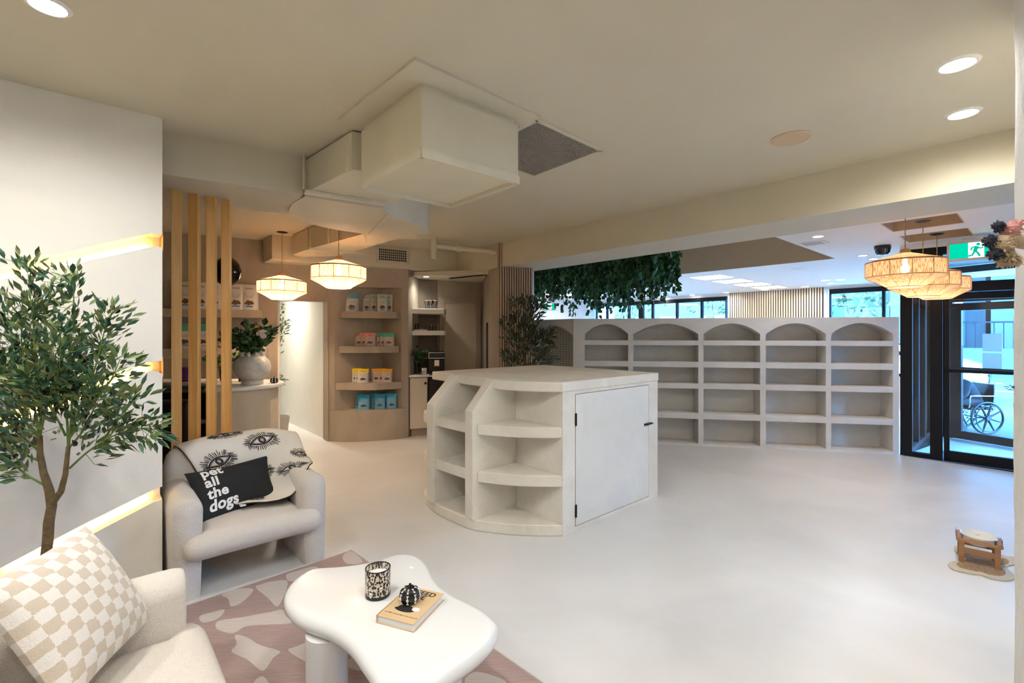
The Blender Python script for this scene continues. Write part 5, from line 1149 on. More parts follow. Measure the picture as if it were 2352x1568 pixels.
# olive in the hall
ot = thing('olive_tree', 'olive tree peeking out from behind the left edge of the hall opening', 'olive tree', (-3.45,6.98,0))
b_ = MB(); D6 = 6.95; b_.tube([(-3.45,6.98,.2),(-3.44,6.97,.9),(-3.46,6.95,1.3)], [.02,.018,.012], 8); obj('trunk', b_, M['bark'], ot, smooth=True)
bl, br = MB(), MB()
for pts in ([(636,830),(638,790),(645,760),(652,745)],[(636,850),(640,810),(646,780),(654,765)],[(636,790),(636,740),(642,715),(652,704)],[(636,800),(642,770),(648,748),(654,735)],[(634,900),(637,880),(641,872),(643,872)]):
    olive_branch(bl, br, None, [dpt(x,y,D6) for x, y in pts], 34, .075, .02, .9, .004)
obj('foliage', bl, M['leaf'], ot); obj('branch', br, M['stem'], ot)
b_ = MB(); b_.lathe([(0,0),(.12,0),(.15,.28),(.14,.28),(.13,.22),(0,.22)], (-3.45,6.98,0), 28); obj('pot', b_, M['pot'], ot, smooth=True)
# ================================================================== PRODUCTS
bag_white = plain('bag_white', (.60,.60,.58), .4); bag_clear = plain('bag_window', (.50,.44,.40), .25, var=.35, vs=60)
hdr = {k: plain('bag_'+k, c, .4) for k, c in dict(pink=(.80,.28,.27), green=(.06,.42,.30), yellow=(.85,.62,.02), orange=(.80,.36,.02), blue=(.02,.36,.58), white=(.62,.62,.60), pale_green=(.45,.58,.48), pale_blue=(.15,.42,.62)).items()}
prt = {k: plain('print_'+k, c, .6) for k, c in dict(brown=(.12,.05,.03), teal=(.05,.30,.38), grey=(.25,.25,.27), blue=(.06,.22,.50)).items()}
def pouch(name, label, x, y, z, w, h, header, body, group, pr='brown', yaw=0, lean=.12):
    t = thing(name, label, 'treat bag', (x,y,z), yaw, group)
    th_ = w*.20
    def fn(u, v, side):                              # v 0 top .. 1 bottom
        p = 2*u-1; hh = (1-abs(p)**3)**.6 if abs(p) < 1 else 0; prof = math.sin(PI*min(1, .04+v*.62))**.9 if v > .06 else .02+v*.3
        return (p*w/2*(1-.05*math.sin(PI*v)), side*th_*hh*prof+(1-v)*h*lean*-.0+(1-v)*h*lean*.8, (1-v)*h-.0)
    split = .30; mb1, mb2 = MB(), MB()
    for sd_ in (-1, 1):
        mb1.grid(lambda u, v: fn(u, v*split, sd_), 8, 4, flip=sd_ > 0); mb2.grid(lambda u, v: fn(u, split+v*(1-split), sd_), 8, 7, flip=sd_ > 0)
    obj('body', mb2, body, t, smooth=True, sharp=180, local=True); obj('header', mb1, header, t, smooth=True, sharp=180, local=True)
    b_ = MB()
    def pl(u0,u1,v0,v1,mi=0): b_.add([Vector(fn(u,v,-1))+Vector((0,-.0015,0)) for u, v in ((u0,v0),(u1,v0),(u1,v1),(u0,v1))], [(0,1,2,3)], mi)
    for k in range(4):                               # pawprint-less lines of small print
        pl(.24+.02*k,.76-.03*k,.36+.05*k,.375+.05*k,1)
    for k in range(6): a = .28+.075*k; pl(a,a+.05,.13,.20,1)
    for i in range(10):
        u = .5+.22*math.cos(i*2.4)*(.3+.07*i); v = .72+.08*math.sin(i*2.4)*(.3+.07*i); pl(u-.07,u+.07,v-.04,v+.04)
    if h > .24: pl(.30,.70,.83,.89,2)
    obj('print', b_, [prt['brown' if h > .24 else pr], prt['grey'], prt['blue']], t, local=True)
    return t
def shelfbag(c, px0, px1, py0, py1, d, key, body, label, group, pr='brown', yaw=.25):
    w = (px1-px0)/F*d; h = (py1-py0)/F*d; x = ((px0+px1)/2-CX)/F*d
    return pouch('treat_bag', label, x, d, c, w, h, hdr[key], body, group, pr, yaw)
Z_ = lambda v: 640+.2423*v; Xp = lambda v: 740+.2423*v
rows = [(1.81,[(220,345,125,303,'pale_blue','white bag with a blue corner at the left end of the top niche shelf'),(345,388,135,303,'white','narrow white bag turned sideways on the top niche shelf'),(382,462,138,305,'white','crinkled white bag third from the left on the top niche shelf'),(455,524,132,305,'pale_green','white bag with green tint fourth from the left on the top niche shelf'),(522,620,136,308,'pale_green','white bag with a green corner fifth from the left on the top niche shelf'),(610,668,138,308,'white','rightmost white bag on the top niche shelf')],'blue','large white bags on the top niche shelf',6.72),
 (1.324,[(304,368,518,638,'pink','pink-topped treat bag, leftmost and rearmost of the three pink ones'),(360,412,518,640,'pink','pink-topped treat bag, middle of the three pink ones'),(402,508,516,640,'pink','pink-topped treat bag, front right of the three pink ones'),(508,548,516,636,'green','green-topped treat bag, leftmost of the three green ones'),(540,592,514,636,'green','green-topped treat bag, middle of the three green ones'),(582,683,512,635,'green','green-topped treat bag, front right of the three green ones')],'brown','small treat bags on the second niche shelf',6.66),
 (.814,[(283,315,850,976,'yellow','yellow-topped treat bag, leftmost of the three yellow ones'),(309,345,850,978,'yellow','yellow-topped treat bag, middle of the three yellow ones'),(334,440,850,980,'yellow','yellow-topped treat bag, front right of the three yellow ones'),(470,530,842,966,'orange','orange-topped treat bag, leftmost of the three orange ones'),(524,575,842,968,'orange','orange-topped treat bag, middle of the three orange ones'),(565,665,844,970,'orange','orange-topped treat bag, front right of the three orange ones')],'brown','small treat bags on the third niche shelf',6.60),
 (.431,[(278,322,1098,1238,'blue','blue treat bag, leftmost on the lowest niche ledge'),(313,356,1100,1240,'blue','blue treat bag, second from the left on the lowest niche ledge'),(340,450,1104,1243,'blue','blue treat bag, front one of the left group on the lowest niche ledge'),(458,482,1096,1232,'blue','blue treat bag, leftmost of the middle group on the lowest niche ledge'),(473,515,1096,1234,'blue','blue treat bag behind the front middle one on the lowest niche ledge'),(497,597,1098,1238,'blue','blue treat bag, front one of the middle group on the lowest niche ledge'),(593,622,1092,1230,'blue','blue treat bag, behind the rightmost one on the lowest niche ledge'),(612,706,1092,1232,'blue','blue treat bag at the right end of the lowest niche ledge')],'brown','blue treat bags on the lowest niche ledge',6.63)]
for z, bags, pr, grp, d in rows:
    for i, (x0,x1,y0,y1,key,lab) in enumerate(bags):
        front = (x1-x0) > 85; dd = d+(0 if front else .045+.012*(len(bags)-i))+(Xp(x0)-800)/1000*(1.4 if z < .5 else .9)
        body = bag_white if key in ('white','pale_green','pale_blue') else (hdr['pale_blue'] if key == 'blue' else bag_clear if key in ('pink','green','orange') else bag_white)
        x1_ = x1 if front or z > 1.5 else x1+28
        shelfbag(z, Xp(x0), Xp(x1_), Z_(y0), Z_(y1), dd, key, body, lab, grp, pr)
# reception shelves
SL = Vector((-4.95,5.31)); sd2 = (JL-SL).normalized(); sn2 = Vector((sd2.y,-sd2.x))
def dshelf(px_r, z0, z1, dep_):
    k = (px_r-CX)/F; s_r = (k*SL.y-SL.x)/(sd2.x-k*sd2.y); b_ = MB(); a, c = SL+sd2*.25, SL+sd2*s_r
    b_.prism([a, c, c+sn2*dep_+sd2*-.02, a+sn2*dep_], z0, z1); return b_, s_r
b_, sr = dshelf(606, 1.70, 1.80, .20); obj('wall_shelf', b_, M['limewash'], label='thick plaster wall shelf holding the large bags behind the posts', cat='shelf', group='wall shelves behind the desk', bevel=.006)
b_, sr2 = dshelf(616, 1.20, 1.32, .20); obj('wall_shelf', b_, M['limewash'], label='lower thick plaster wall shelf behind the flower vase', cat='shelf', group='wall shelves behind the desk', bevel=.006)
yaw2 = math.atan2(sd2.y, sd2.x)
def wallbag(px, z, w, h, key, lab, grp, pr):
    k = (px-CX)/F; s_ = (k*SL.y-SL.x)/(sd2.x-k*sd2.y); q = SL+sd2*s_+sn2*.13; pouch('treat_bag', lab, q.x, q.y, z, w, h, hdr[key], bag_white, grp, pr, yaw2, lean=.1)
for px, lab in ((432,'large white bag between the first two wooden posts'),(462,'large white bag behind the second wooden post'),(492,'large white bag behind the third wooden post'),(543,'large white bag just right of the black balloon'),(573,'large white bag at the right end of the upper desk shelf')): wallbag(px, 1.80, .21, .33, 'white', lab, 'large white bags on the upper desk shelf', 'blue')
for px, lab in ((428,'green-topped bag between the first two wooden posts'),(466,'green-topped bag between the second and third wooden posts')): wallbag(px, 1.32, .21, .30, 'green', lab, 'green-topped bags on the lower desk shelf', 'grey')
# black balloon
p = atd(522,623,4.9); t = thing('balloon', 'glossy black balloon behind the wooden posts', 'balloon', (p.x,p.y,p.z))
b_ = MB(); b_.ball(p, .137, 28, sc=(.95,.95,1.12)); b_.tube([(p.x,p.y,p.z-.15),(p.x,p.y,p.z-.165)], [.006,.013], 8); obj('body', b_, plain('balloon_black', (.004,.004,.005), .12, spec=.35), t, smooth=True)
b_ = MB(); b_.tube([(p.x+.01*math.sin(i*.8), p.y, lerp(p.z-.16, .92, i/20)) for i in range(21)], .0012, 4); obj('string', b_, M['pillow_print'], t)
# reception desk
dk = thing('reception_desk', 'curved limewashed reception desk behind the wooden posts', 'desk', (-2.5,4.5,0))
dz = 1.04; fl = [atz(x, y, dz) for x, y in ((640,868),(600,875),(545,884),(480,884),(400,880))]
Dd = [Vector((-2.19,4.42)), Vector((-2.29,4.17)), Vector((-2.50,4.05)), Vector((-2.80,3.98)), Vector((-3.4,3.95))]
front = [Vector((-2.235,4.52)), Vector((-2.24,4.36)), Vector((-2.40,4.10)), Vector((-2.46,4.07)), Vector((-2.62,4.10)), Vector((-2.70,4.12))]
b_ = MB(); b_.prism([(-2.225,4.50),(-2.215,4.33),(-2.345,4.13),(-2.46,4.04),(-2.55,4.02),(-2.62,4.08),(-2.62,4.55),(-2.40,4.68)], 0, dz-.03); b_.prism([(-2.62,4.45),(-2.62,4.55),(-2.8,4.75),(-3.9,4.75),(-3.9,4.6),(-2.85,4.6)], 0, dz-.03); obj('body', b_, plaster('desk_plaster', (.56,.49,.385), (.66,.58,.47), .7, 2), dk)
tp_ = [Vector(p) for p in ((-2.62,4.02),(-2.50,3.995),(-2.33,4.08),(-2.19,4.28),(-2.175,4.45),(-2.22,4.60),(-2.40,4.75),(-2.8,4.82))]
b_ = MB(); b_.prism([cspline(tp_, i/30) for i in range(31)]+[Vector((-4.0,4.82)), Vector((-4.0,4.5)), Vector((-2.95,4.45)), Vector((-2.68,4.28))], dz-.035, dz); obj('countertop', b_, M['white_plaster'], dk, smooth=True, sharp=35, bevel=.008)
b_ = MB(); b_.prism([(-2.64,4.2),(-3.9,4.2),(-3.9,4.58),(-2.64,4.45)], .70, .735); obj('work_surface', b_, M['white_plaster'], dk)
b_ = MB(); b_.box((-2.635,4.06,.50),(-2.60,4.10,.97)); obj('edge_panel', b_, M['black_plastic'], dk)
# vase and bouquet
vx_, vy_ = atz(580,878,dz).x, atz(580,878,dz).y; vx_, vy_ = -2.352, 4.28
vs = thing('flower_vase', 'round off-white crackled vase with notched rim on the reception desk', 'vase', (vx_,vy_,dz)); r0 = .152
b_ = MB(); pr = [(0,0),(.088,0),(.092,.008),(.086,.030),(.10,.042)]+[(r0*math.cos(a)**.9 if math.cos(a) > 0 else 0, .155+.128*math.sin(a)) for a in [R(-58+i*9) for i in range(14)]]+[(.062,.268),(.060,.285),(.050,.285),(.052,.262)]
b_.lathe(pr, (vx_,vy_,dz), 48); obj('body', b_, M['vase'], vs, smooth=True, sharp=50)
for i in range(9): a = 2*PI*i/9; b_ = MB(); b_.tube([(vx_+math.cos(a)*.085,vy_+math.sin(a)*.085,dz+.255),(vx_+math.cos(a)*.092,vy_+math.sin(a)*.092,dz+.285),(vx_+math.cos(a)*.066,vy_+math.sin(a)*.066,dz+.29)], [.016,.014,.012], 8); obj('knob', b_, M['vase'], vs, smooth=True)
bq = thing('bouquet', 'large bouquet of dark leaves, pale rose and dark bloom in the crackled vase', 'flowers', (vx_,vy_,dz+.2))
b_ = MB(); bs = MB()
for i in range(46):
    a = random.uniform(0,2*PI); el = random.uniform(.55,1.45); L_ = random.uniform(.18,.36); d = Vector((math.cos(a)*math.cos(el), math.sin(a)*math.cos(el), math.sin(el))); p0 = Vector((vx_,vy_,dz+.22)); p1 = p0+d*L_; bs.tube([p0,p1], .002, 4)
    for k in range(7): q = lerp(p0,p1,.35+.65*k/6); dd = (d+Vector((random.uniform(-1,1),random.uniform(-1,1),random.uniform(-.7,.6)))).normalized(); leaf(b_, q, dd, random.uniform(.05,.10), random.uniform(.035,.06))
obj('foliage', b_, M['bouquet'], bq); 
for dx, dz_ in ((-.13,.52),(-.17,.48),(-.10,.44)): bs.tube([(vx_,vy_,dz+.22),(vx_+dx*.4,vy_,dz+.38),(vx_+dx,vy_,dz+dz_)], .0015, 4)
obj('stem', bs, M['stem'], bq)
def bloom(name, c, r, m, par, n=26, label=None):
    b_ = MB(); c = Vector(c)
    for i in range(n):
        f = (i+.5)/n; a = i*2.4; tl_ = f*1.2; d = Vector((math.sin(tl_)*math.cos(a), math.sin(tl_)*math.sin(a), math.cos(tl_))); p = c+d*r*.25
        s_ = d.orthogonal().normalized(); leaf(b_, p, (d+Vector((0,0,.4))).normalized(), r*.9, r*.8, up=d.cross(s_), fold=.3)
    b_.ball(c+Vector((0,0,r*.1)), r*.5, 8); return obj(name, b_, m, par, label=label)
wr = plain('rose_white', (.80,.66,.58), .7)
b_ = MB()
for q in ((604,772,4.2),(563,747,4.3),(592,760,4.3)): e = atd(*q); b_.tube([(vx_,vy_,dz+.22),((vx_+e.x)/2,(vy_+e.y)/2,(dz+.26+e.z)/2),e], .0025, 5)
obj('bloom_stem', b_, M['stem'], bq)
p = atd(604,772,4.2); bloom('rose', p, .062, wr, bq, label='pale pink rose'); p = atd(563,747,4.3); bloom('dark_bloom', p, .042, plain('bloom_dark', (.05,.008,.012), .8), bq, label='dark maroon bloom')
p = atd(592,760,4.3); bloom('orange_bloom', p, .03, plain('bloom_orange', (.45,.10,.02), .8), bq, label='small orange bloom')
p = atd(606,869,4.25); pumpkin('small striped black pumpkin ornament right of the flower vase', -2.215, 4.40, dz, .036)
# smaller flower vase (behind posts)
p = Vector((-2.80,4.62,dz)); t = thing('flower_vase', 'small clear glass vase of white orchids between the wooden posts', 'vase', p)
b_ = MB(); b_.lathe([(0,.0),(.045,0),(.05,.01),(.055,.14),(.052,.14),(.047,.012),(0,.010)], p, 28); obj('body', b_, M['clear'], t, smooth=True)
f_ = thing('bouquet', 'white orchids with lime green leaves seen between the wooden posts', 'flowers', p+Vector((0,0,.1)))
b_ = MB(); bs = MB()
for i in range(26):
    a = random.uniform(0,2*PI); d = Vector((math.cos(a)*.6, math.sin(a)*.6, random.uniform(.3,1))).normalized(); p1 = p+Vector((0,0,.1))+d*random.uniform(.08,.24); bs.tube([p+Vector((0,0,.03)), p1], .0018, 4)
    for k in range(3): leaf(b_, p1, (d+Vector((random.uniform(-1,1),random.uniform(-1,1),random.uniform(-.5,.5)))).normalized(), .07, .045)
obj('foliage', b_, foliage('lime_leaf', [(.12,.30,.03),(.05,.16,.03),(.02,.08,.02)]), f_); obj('stem', bs, M['stem'], f_)
for q in ((467,800,4.75),(507,795,4.7),(480,812,4.7),(498,820,4.7)): c = atd(*q); bloom('orchid', c, .05, wr if q[0] != 507 else M['ceramic'], f_, n=14)
b_ = MB(); c = atd(424,872,4.55); b_.ball((c.x,c.y,dz+.06), .085, 14, sc=(.9,.7,.95)); obj('plush_ball', b_, plain('purple_plush', (.16,.05,.28), .95, bump=.8, bs=120), smooth=True, label='small purple plush lump on the desk behind the first wooden post', cat='toy')
p = Vector((-2.57,4.56,dz)); t = thing('glass_frame', 'framed clear box on the desk directly left of the crackled vase', 'box', p)
b_ = MB(); b_.box((p.x-.06,p.y-.02,dz),(p.x+.06,p.y+.02,dz+.17)); obj('case', b_, plain('case_dark', (.10,.07,.06), .2), t); b_ = MB(); b_.box((p.x-.065,p.y-.025,dz+.15),(p.x+.065,p.y+.025,dz+.175)); obj('top_rim', b_, M['pillow_print'], t)
# black leather chairs behind posts
def leather_chair(label, x, y, rz):
    t = thing('desk_chair', label, 'chair', (x,y,0), rz, 'black leather chairs behind the desk')
    b_ = MB(); b_.rbox((-.30,-.06,.52),(.30,.05,.97), .05); obj('backrest', b_, M['leather'], t, smooth=True, local=True)
    b_ = MB(); b_.rbox((-.28,-.0,.44),(.28,.48,.54), .04); obj('seat', b_, M['leather'], t, smooth=True, local=True)
    b_ = MB()
    for sx in (-.22,.0,.22):
        for z in (.62,.80): b_.ball((sx,-.063,z), .011, 8)
    obj('stud', b_, M['chrome'], t, local=True)
    for sx in (-.25,.25):
        b_ = MB(); b_.tube([(sx,.44,.44),(sx,.46,.02),(sx,.40,.012),(sx,-.02,.012),(sx,-.05,.06),(sx,-.03,.5)], .012, 8); obj('leg', b_, M['chrome'], t, smooth=True, local=True)
    b_ = MB(); b_.tube([(-.25,-.03,.30),(.25,-.03,.30)], .012, 8); obj('stretcher', b_, M['chrome'], t, smooth=True, local=True)
leather_chair('black leather chair at the far left, half hidden by the feature wall', -2.88, 3.78, R(10))
b_ = MB(); 
cab = thing('drawer_unit', 'black drawer cabinet standing under the reception desk behind the posts', 'cabinet', (-2.95,4.2,0))
b_ = MB(); b_.rbox((-3.35,4.22,.38),(-2.65,4.50,.98), .02); obj('body', b_, M['leather'], cab); 
b_ = MB(); b_.box((-3.30,4.212,.72),(-2.70,4.222,.93)); d_ = obj('drawer', b_, M['black_plastic'], cab); b_ = MB(); b_.ball((-3.0,4.205,.83), .014, 8); obj('knob', b_, M['chrome'], d_)
b_ = MB(); b_.box((-3.30,4.212,.42),(-2.70,4.222,.69)); d_ = obj('drawer', b_, M['black_plastic'], cab); b_ = MB(); b_.ball((-3.0,4.205,.56), .014, 8); obj('knob', b_, M['chrome'], d_)
b_ = MB(); b_.box((-3.34,4.24,0),(-2.66,4.48,.38)); obj('plinth', b_, M['limewash'], cab)
# ================================================================== KITCHENETTE
ct = thing('base_cabinet', 'beige kitchenette base cabinet with a round dark knob', 'cabinet', (-1.35,7.0,0))
b_ = MB(); b_.prism([(-1.485,6.86),(-1.245,6.945),(-1.18,7.55),(-1.48,7.33)], .11, .865); b_.prism([(-1.47,6.90),(-1.25,6.97),(-1.20,7.5),(-1.48,7.33)], 0, .11); obj('body', b_, M['limewash'], ct)
b_ = MB(); b_.plate([(-1.480,6.855,.12),(-1.250,6.936,.12),(-1.250,6.936,.855),(-1.480,6.855,.855)], (.33,-.94,0), .014); d_ = obj('door', b_, plain('cab_door', (.60,.53,.43), .6), ct)
b_ = MB(); b_.ball((-1.265,6.905,.775), .018, 12); obj('knob', b_, M['black'], d_, smooth=True)
b_ = MB(); b_.prism([(-1.49,6.835),(-.93,7.01),(-.93,7.52),(-1.19,7.58),(-1.49,7.34)], .868, .895); obj('worktop', b_, M['white_plaster'], label='thin white worktop of the kitchenette', cat='countertop')
b_ = MB(); b_.prism([(-1.235,6.955),(-.95,7.04),(-.95,7.5),(-1.17,7.52)], .0, .862); fr_ = thing('mini_fridge', 'black undercounter fridge right of the beige cabinet', 'fridge', (-1.08,7.0,0)); obj('body', b_, M['black'], fr_)
b_ = MB(); b_.plate([(-1.22,6.953,.05),(-.955,7.032,.05),(-.955,7.032,.855),(-1.22,6.953,.855)], (.28,-.96,0), .02); obj('door', b_, M['black_plastic'], fr_)
def kshelf(z0, z1, label):
    b_ = MB(); b_.prism([(-1.50,7.02),(-1.03,7.16),(-1.03,7.40),(-1.20,7.60),(-1.495,7.335)], z0, z1); obj('kitchen_shelf', b_, M['white_plaster'], label=label, cat='shelf', group='white shelves in the kitchenette', bevel=.005)
kshelf(1.80, 1.875, 'upper white floating shelf in the kitchenette'); kshelf(1.475, 1.545, 'lower white floating shelf in the kitchenette')
def put(px, d, z): return Vector(((px-CX)/F*d, d, z))
def stemglass(label, p, r, h, g):
    t = thing('drinking_glass', label, 'glass', p, 0, g); b_ = MB(); b_.lathe([(0,0),(r*.7,0),(r*.75,.004),(r*.55,h*.35),(r,h*.7),(r,h),(r*.95,h),(r*.93,h*.7),(r*.45,h*.38),(0,h*.34)], p, 20); obj('bowl', b_, M['clear'], t, smooth=True)
    b_ = MB(); b_.lathe([(r,h-.003),(r*1.04,h),(r,h+.003)], p, 20); obj('rim', b_, plain('rim_copper', (.45,.25,.15), .3, metal=.8), t, smooth=True)
for px, lab in ((980,'leftmost glass on the upper kitchenette shelf'),(989,'second glass from the left on the upper kitchenette shelf'),(999.5,'rightmost glass on the upper kitchenette shelf')): stemglass(lab, put(px,7.22,1.875), .035, .13, 'glasses on the upper kitchenette shelf')
stemglass('left glass on the lower kitchenette shelf', put(991,7.22,1.545), .032, .09, 'glasses on the lower kitchenette shelf'); stemglass('right glass on the lower kitchenette shelf', put(998,7.22,1.545), .032, .09, 'glasses on the lower kitchenette shelf')
p = put(962,7.2,1.545); b_ = MB(); b_.rbox((p.x-.13,p.y-.07,1.546),(p.x+.13,p.y+.07,1.566), .006); obj('tray', b_, M['ceramic'], label='white tray on the lower kitchenette shelf', cat='tray')
p = put(945,7.2,1.567); b_ = MB(); b_.lathe([(0,0),(.030,0),(.038,.10),(.036,.10),(.034,.02),(0,.02)], p, 20); b_.lathe([(.031,.06),(.04,.13),(.036,.13),(.030,.07)], p, 20); obj('paper_cups', b_, M['ceramic'], smooth=True, label='stack of white paper cups on the tray', cat='cups')
p = put(956.5,7.2,1.567); b_ = MB(); b_.lathe([(0,0),(.038,0),(.042,.06),(.035,.085),(0,.088)], p, 20); obj('sugar_jar', b_, M['black_plastic'], smooth=True, label='small dark navy jar on the tray', cat='jar')
p = put(968,7.22,1.567); b_ = MB()
for i in range(3): b_.rbox((p.x-.05+i*.028,p.y-.03,1.567),(p.x-.026+i*.028,p.y+.03,1.61-.008*i), .004)
obj('tea_box', b_, plain('tea_brown', (.30,.19,.10), .7), label='small brown packets on the tray', cat='packets')
# coffee machine
p = put(1003,7.02,.895); cm = thing('coffee_machine', 'black automatic coffee machine on the kitchenette worktop', 'coffee machine', p, R(12))
b_ = MB(); b_.rbox((-.12,.06,0),(.12,.40,.34), .012); b_.rbox((-.12,-.04,.22),(.12,.08,.34), .012); obj('body', b_, M['black_plastic'], cm, local=True)
b_ = MB(); b_.box((-.115,-.045,.245),(.115,-.038,.32)); obj('control_panel', b_, plain('panel_black', (.02,.02,.025), .15), cm, local=True)
b_ = MB()
for q in ((-.117,.240,.117,.247),(-.117,.322,.117,.328),(-.120,.240,-.114,.328)): b_.box((q[0],-.049,q[1]),(q[2],-.044,q[3]))
obj('chrome_trim', b_, M['chrome'], cm, local=True)
b_ = MB(); b_.box((-.035,-.04,.13),(.035,.0,.215)); b_.tube([(-.02,-.02,.13),(-.02,-.02,.115)], .007); b_.tube([(.02,-.02,.13),(.02,-.02,.115)], .007); obj('spout', b_, M['chrome'], cm, local=True)
b_ = MB(); b_.rbox((-.115,-.13,.0),(.135,.08,.028), .008); obj('drip_tray', b_, M['black_plastic'], cm, local=True)
p = put(974.5,6.95,.895); t = thing('paper_cup', 'white paper cup with a small printed mark in front of the coffee machine', 'cup', p)
b_ = MB(); b_.lathe([(0,0),(.030,0),(.040,.095),(.042,.098),(.038,.097),(.029,.006),(0,.006)], p, 24); obj('body', b_, M['ceramic'], t, smooth=True)
b_ = MB(); b_.box((p.x-.012,p.y-.0375,.935),(p.x+.012,p.y-.035,.955)); obj('print', b_, prt['grey'], t)
p = put(958,7.12,.895); t = thing('flower_vase', 'clear vase of dark flowers on the kitchenette worktop', 'vase', p)
b_ = MB(); b_.lathe([(0,0),(.045,0),(.04,.02),(.032,.10),(.05,.17),(.047,.17),(.030,.10),(0,.02)], p, 24); obj('body', b_, M['clear'], t, smooth=True)
f_ = thing('bouquet', 'dark bouquet with red and orange blooms beside the coffee machine', 'flowers', p+Vector((0,0,.1)))
b_ = MB(); bs = MB()
for i in range(32):
    a = random.uniform(0,2*PI); d = Vector((math.cos(a)*.75, math.sin(a)*.5, random.uniform(.25,1))).normalized(); p1 = p+Vector((-.02,0,.15))+d*random.uniform(.08,.26); bs.tube([p+Vector((0,0,.02)), p+Vector((0,0,.15)), p1], .0022, 4)
    for k in range(4): leaf(b_, p1-d*.02*k, (d+Vector((random.uniform(-1,1),random.uniform(-1,1),random.uniform(-.5,.5)))).normalized(), .075, .04)
obj('foliage', b_, M['bouquet'], f_); obj('stem', bs, M['stem'], f_)
for dx, dz_, c in ((-.08,.36,(.25,.03,.02)),(.01,.40,(.10,.01,.02)),(-.14,.30,(.35,.12,.04)),(.08,.33,(.3,.3,.1)),(-.05,.28,(.3,.06,.03))): bloom('bloom', p+Vector((dx,-.03,dz_)), .035, plain('bloom', c, .8), f_, n=12)
p = put(945,7.05,.895); b_ = MB(); b_.rbox((p.x-.09,p.y-.09,.896),(p.x+.05,p.y+.09,1.16), .02); obj('kettle_jar', b_, plain('smoke_grey', (.10,.09,.085), .3), label='dark grey canister at the left end of the kitchenette worktop', cat='canister')
p = put(1130,7,0)
# ================================================================== DOG BOWL
sx, sy = 3.06, 3.10; yb = math.atan2(-.66,.75)
mat_o = [(485,920),(560,868),(640,860),(665,800),(640,760),(575,700),(590,655),(680,648)]
md = [atz(2100+.1594*x, 1150+.1594*y, .006) for x, y in ((485,920),(520,885),(600,868),(660,850),(672,800),(640,765),(580,715),(578,665),(640,640),(760,640))]
md2 = [atz(2100+.1594*x, 1150+.1594*y, .006) for x, y in ((1300,790),(1400,800),(1500,850),(1480,910),(1380,930),(1330,960),(1400,1030),(1450,1080),(1420,1135),(1300,1148),(1130,1122),(1030,1090),(950,1062),(880,1060),(780,1042),(640,1010),(540,975))]
mo = closed_spline([Vector((p.x,p.y)) for p in md+md2], 5); cm_ = sum(mo, Vector((0,0)))/len(mo)
t = thing('woven_mat', 'cloud-shaped woven jute mat with cream border under the dog bowl stand', 'mat', (cm_.x,cm_.y,0))
b_ = MB(); b_.prism(mo, .001, .008); obj('border', b_, plain('jute_cream', (.62,.54,.42), .95, var=.12, vs=60, bump=.9, bs=160), t)
b_ = MB(); b_.prism([cm_+(p-cm_)*.74 for p in mo], .008, .0095); obj('center', b_, plain('jute_brown', (.40,.25,.13), .95, var=.35, vs=90, bump=1, bs=180), t, label='brown woven centre')
st = thing('bowl_stand', 'small wooden dog bowl stand on the jute mat', 'bowl stand', (sx,sy,.0096), yb)
w_, dp_, hh = .095, .085, .135
b_ = MB()
for e in (-1,1): b_.box((-w_-.008,e*dp_-.012,hh),(w_+.008,e*dp_+.012,hh+.014)); b_.box((e*w_-.014,-dp_,hh),(e*w_+.014,dp_,hh+.014))
obj('top_frame', b_, M['stool_wood'], st, local=True)
for ex in (-1,1):
    for ey in (-1,1): b_ = MB(); b_.box((ex*(w_-.012)-.014,ey*(dp_-.006)-.009,0),(ex*(w_-.012)+.014,ey*(dp_-.006)+.009,hh)); obj('leg', b_, M['stool_wood'], st, local=True, bevel=.002)
for ey in (-1,1): b_ = MB(); b_.box((-w_+.02,ey*(dp_-.006)-.006,.065),(w_-.02,ey*(dp_-.006)+.006,.095)); obj('stretcher', b_, M['stool_wood'], st, local=True)
b_ = MB()
for e in (-1,1): b_.box((e*(w_+.011)-.002,-.05,hh-.004),(e*(w_+.011)+.002,.05,hh+.042))
obj('side_guard', b_, M['clear'], st, local=True)
b_ = MB(); b_.lathe([(0,.0),(.045,0),(.055,.004),(.076,.03),(.088,.062),(.091,.064),(.0885,.066),(.083,.055),(.065,.026),(0,.014)], (sx,sy,.0096+hh-.028), 48); obj('dog_bowl', b_, M['ceramic'], smooth=True, label='white ceramic dog bowl sitting in the small wooden stand', cat='bowl')
# ================================================================== RIGHT FOREGROUND BITS
tc = Vector((1.235,1.14,1.70)); t = thing('rope_toy', 'fluffy knotted rope toy in black, beige and pink strands at the right edge', 'toy', tc)
def tuft(c, r, n, L_, m, nm, dirv=None):
    b_ = MB(); c = Vector(c)
    for i in range(n):
        d = Vector((random.gauss(0,1),random.gauss(0,1),random.gauss(0,1))).normalized()
        if dirv is not None: d = (d+Vector(dirv)*1.2).normalized()
        p0 = c+d*r*.3; p1 = p0+d*L_*random.uniform(.5,1)+Vector((0,0,-L_*.15)); b_.tube([p0, lerp(p0,p1,.5)+Vector((random.uniform(-1,1),)*3)*.004, p1], [.0035,.003,.0012], 4)
    b_.ball(c, r*.75, 10); return obj(nm, b_, m, t)
bg = plain('rope_beige', (.50,.38,.24), .95, bump=.5, bs=200); bk_ = plain('rope_black', (.03,.03,.045), .95); pk = plain('rope_pink', (.58,.27,.25), .95)
def at_(px, py, d=1.14): return atd(px, py, d)
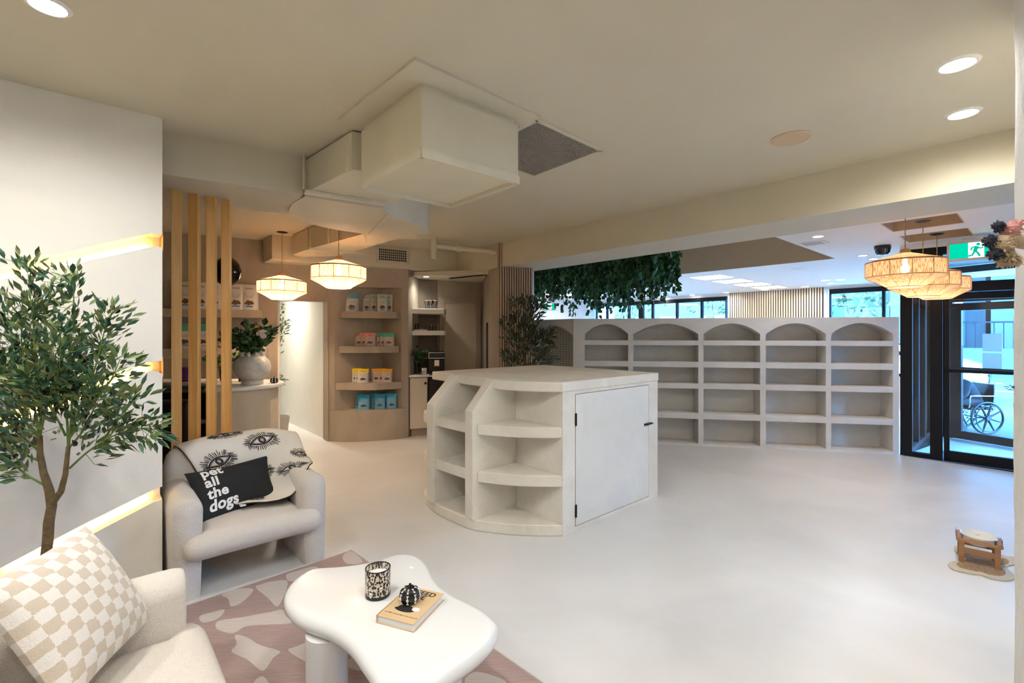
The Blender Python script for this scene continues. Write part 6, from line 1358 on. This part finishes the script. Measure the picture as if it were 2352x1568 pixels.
tuft(at_(2300,560), .030, 200, .020, bg, 'beige_strands'); tuft(at_(2318,585), .018, 120, .028, bg, 'beige_strands', (0,0,-.8)); tuft(at_(2276,552), .016, 90, .014, bk_, 'black_strands'); tuft(at_(2294,518), .013, 70, .013, bk_, 'black_strands'); tuft(at_(2287,582), .018, 90, .014, bk_, 'black_strands')
tuft(at_(2320,528), .026, 90, .016, pk, 'pink_strands'); tuft(at_(2336,514), .014, 50, .014, pk, 'pink_strands')
b_ = MB(); b_.tube([at_(2306,548), at_(2330,552), at_(2352,556,1.15), at_(2400,560,1.2), at_(2480,560,1.25), Vector((1.80,1.27,1.70))], [.015,.016,.017,.018,.018,.018], 10); obj('rope', b_, bg, t, smooth=True)
b_ = MB(); pv = PR[0]+Vector((.0,-.014)); z_ = 1.5-(905-HY)/F*1.715
t = thing('bud_vase', 'tiny white bud vase with a dry sprig on the edge of the foreground wall', 'vase', (pv.x,pv.y,z_-.05))
b_.lathe([(0,-.052),(.012,-.052),(.014,-.04),(.010,-.015),(.008,.012),(.010,.022),(.006,.022)], (pv.x,pv.y,z_), 16); obj('body', b_, M['ceramic'], t, smooth=True)
b_ = MB()
for i in range(24): a = random.uniform(0,2*PI); d = Vector((math.cos(a), math.sin(a), random.uniform(.1,.9))).normalized(); p0 = Vector((pv.x,pv.y,z_+.015)); p1 = p0+d*random.uniform(.02,.045); b_.tube([p0,p1], .0006, 3); [leaf(b_, lerp(p0,p1,.4+.2*k), (d+Vector((random.uniform(-1,1),random.uniform(-1,1),0))).normalized(), .010, .004) for k in range(4)]
obj('dry_sprig', b_, M['leaf_dark'], t)
# ================================================================== LIGHTS, WORLD, CAMERA
spot('hall_lamp', (-3.55,7.6,2.33), 95, (1,.95,.85), 160, 1, .12)
b_ = MB(); b_.lathe([(0,-.006),(.07,-.006),(.07,0),(0,0)], (-3.55,7.6,2.35), 24); obj('downlight', b_, M['downlight'], label='recessed downlight in the hall ceiling, seen only as its glow', cat='ceiling light')
p = Vector((-1.16,6.98,2.36)); p = atz(981,639,2.36)
downlight((-1.29,7.10), 2.36, .05, 'small bright downlight over the kitchenette shelves', 'kitchenette downlights', M['downlight_cool'], 13, (1,.95,.85), 140)
w = bpy.data.worlds.new('World'); bpy.context.scene.world = w; w.use_nodes = True; nt = w.node_tree; bg_ = nt.nodes['Background']
tcn = nt.nodes.new('ShaderNodeTexCoord'); sx_ = nt.nodes.new('ShaderNodeSeparateXYZ'); nt.links.new(tcn.outputs['Generated'], sx_.inputs[0])
r = ramp(nt, sx_.outputs['Z'], [(.0,(.13,.48,1.0)),(.5,(.12,.43,1.0))]); nt.links.new(r.outputs[0], bg_.inputs[0]); bg_.inputs[1].default_value = 32
cam = bpy.data.cameras.new('Camera'); co_ = bpy.data.objects.new('Camera', cam); col.objects.link(co_)
cam.sensor_width = 36; cam.lens = F/2352*36; cam.shift_y = -(784-HY)/2352*1.0; cam.clip_start = .02
co_.location = (0,0,HC); co_.rotation_euler = (PI/2,0,0)
sc = bpy.context.scene; sc.camera = co_
sc.view_settings.view_transform = 'Standard'; sc.view_settings.look = 'None'; sc.view_settings.gamma = 1; sc.view_settings.exposure = EXPO
sc.view_settings.use_curve_mapping = False
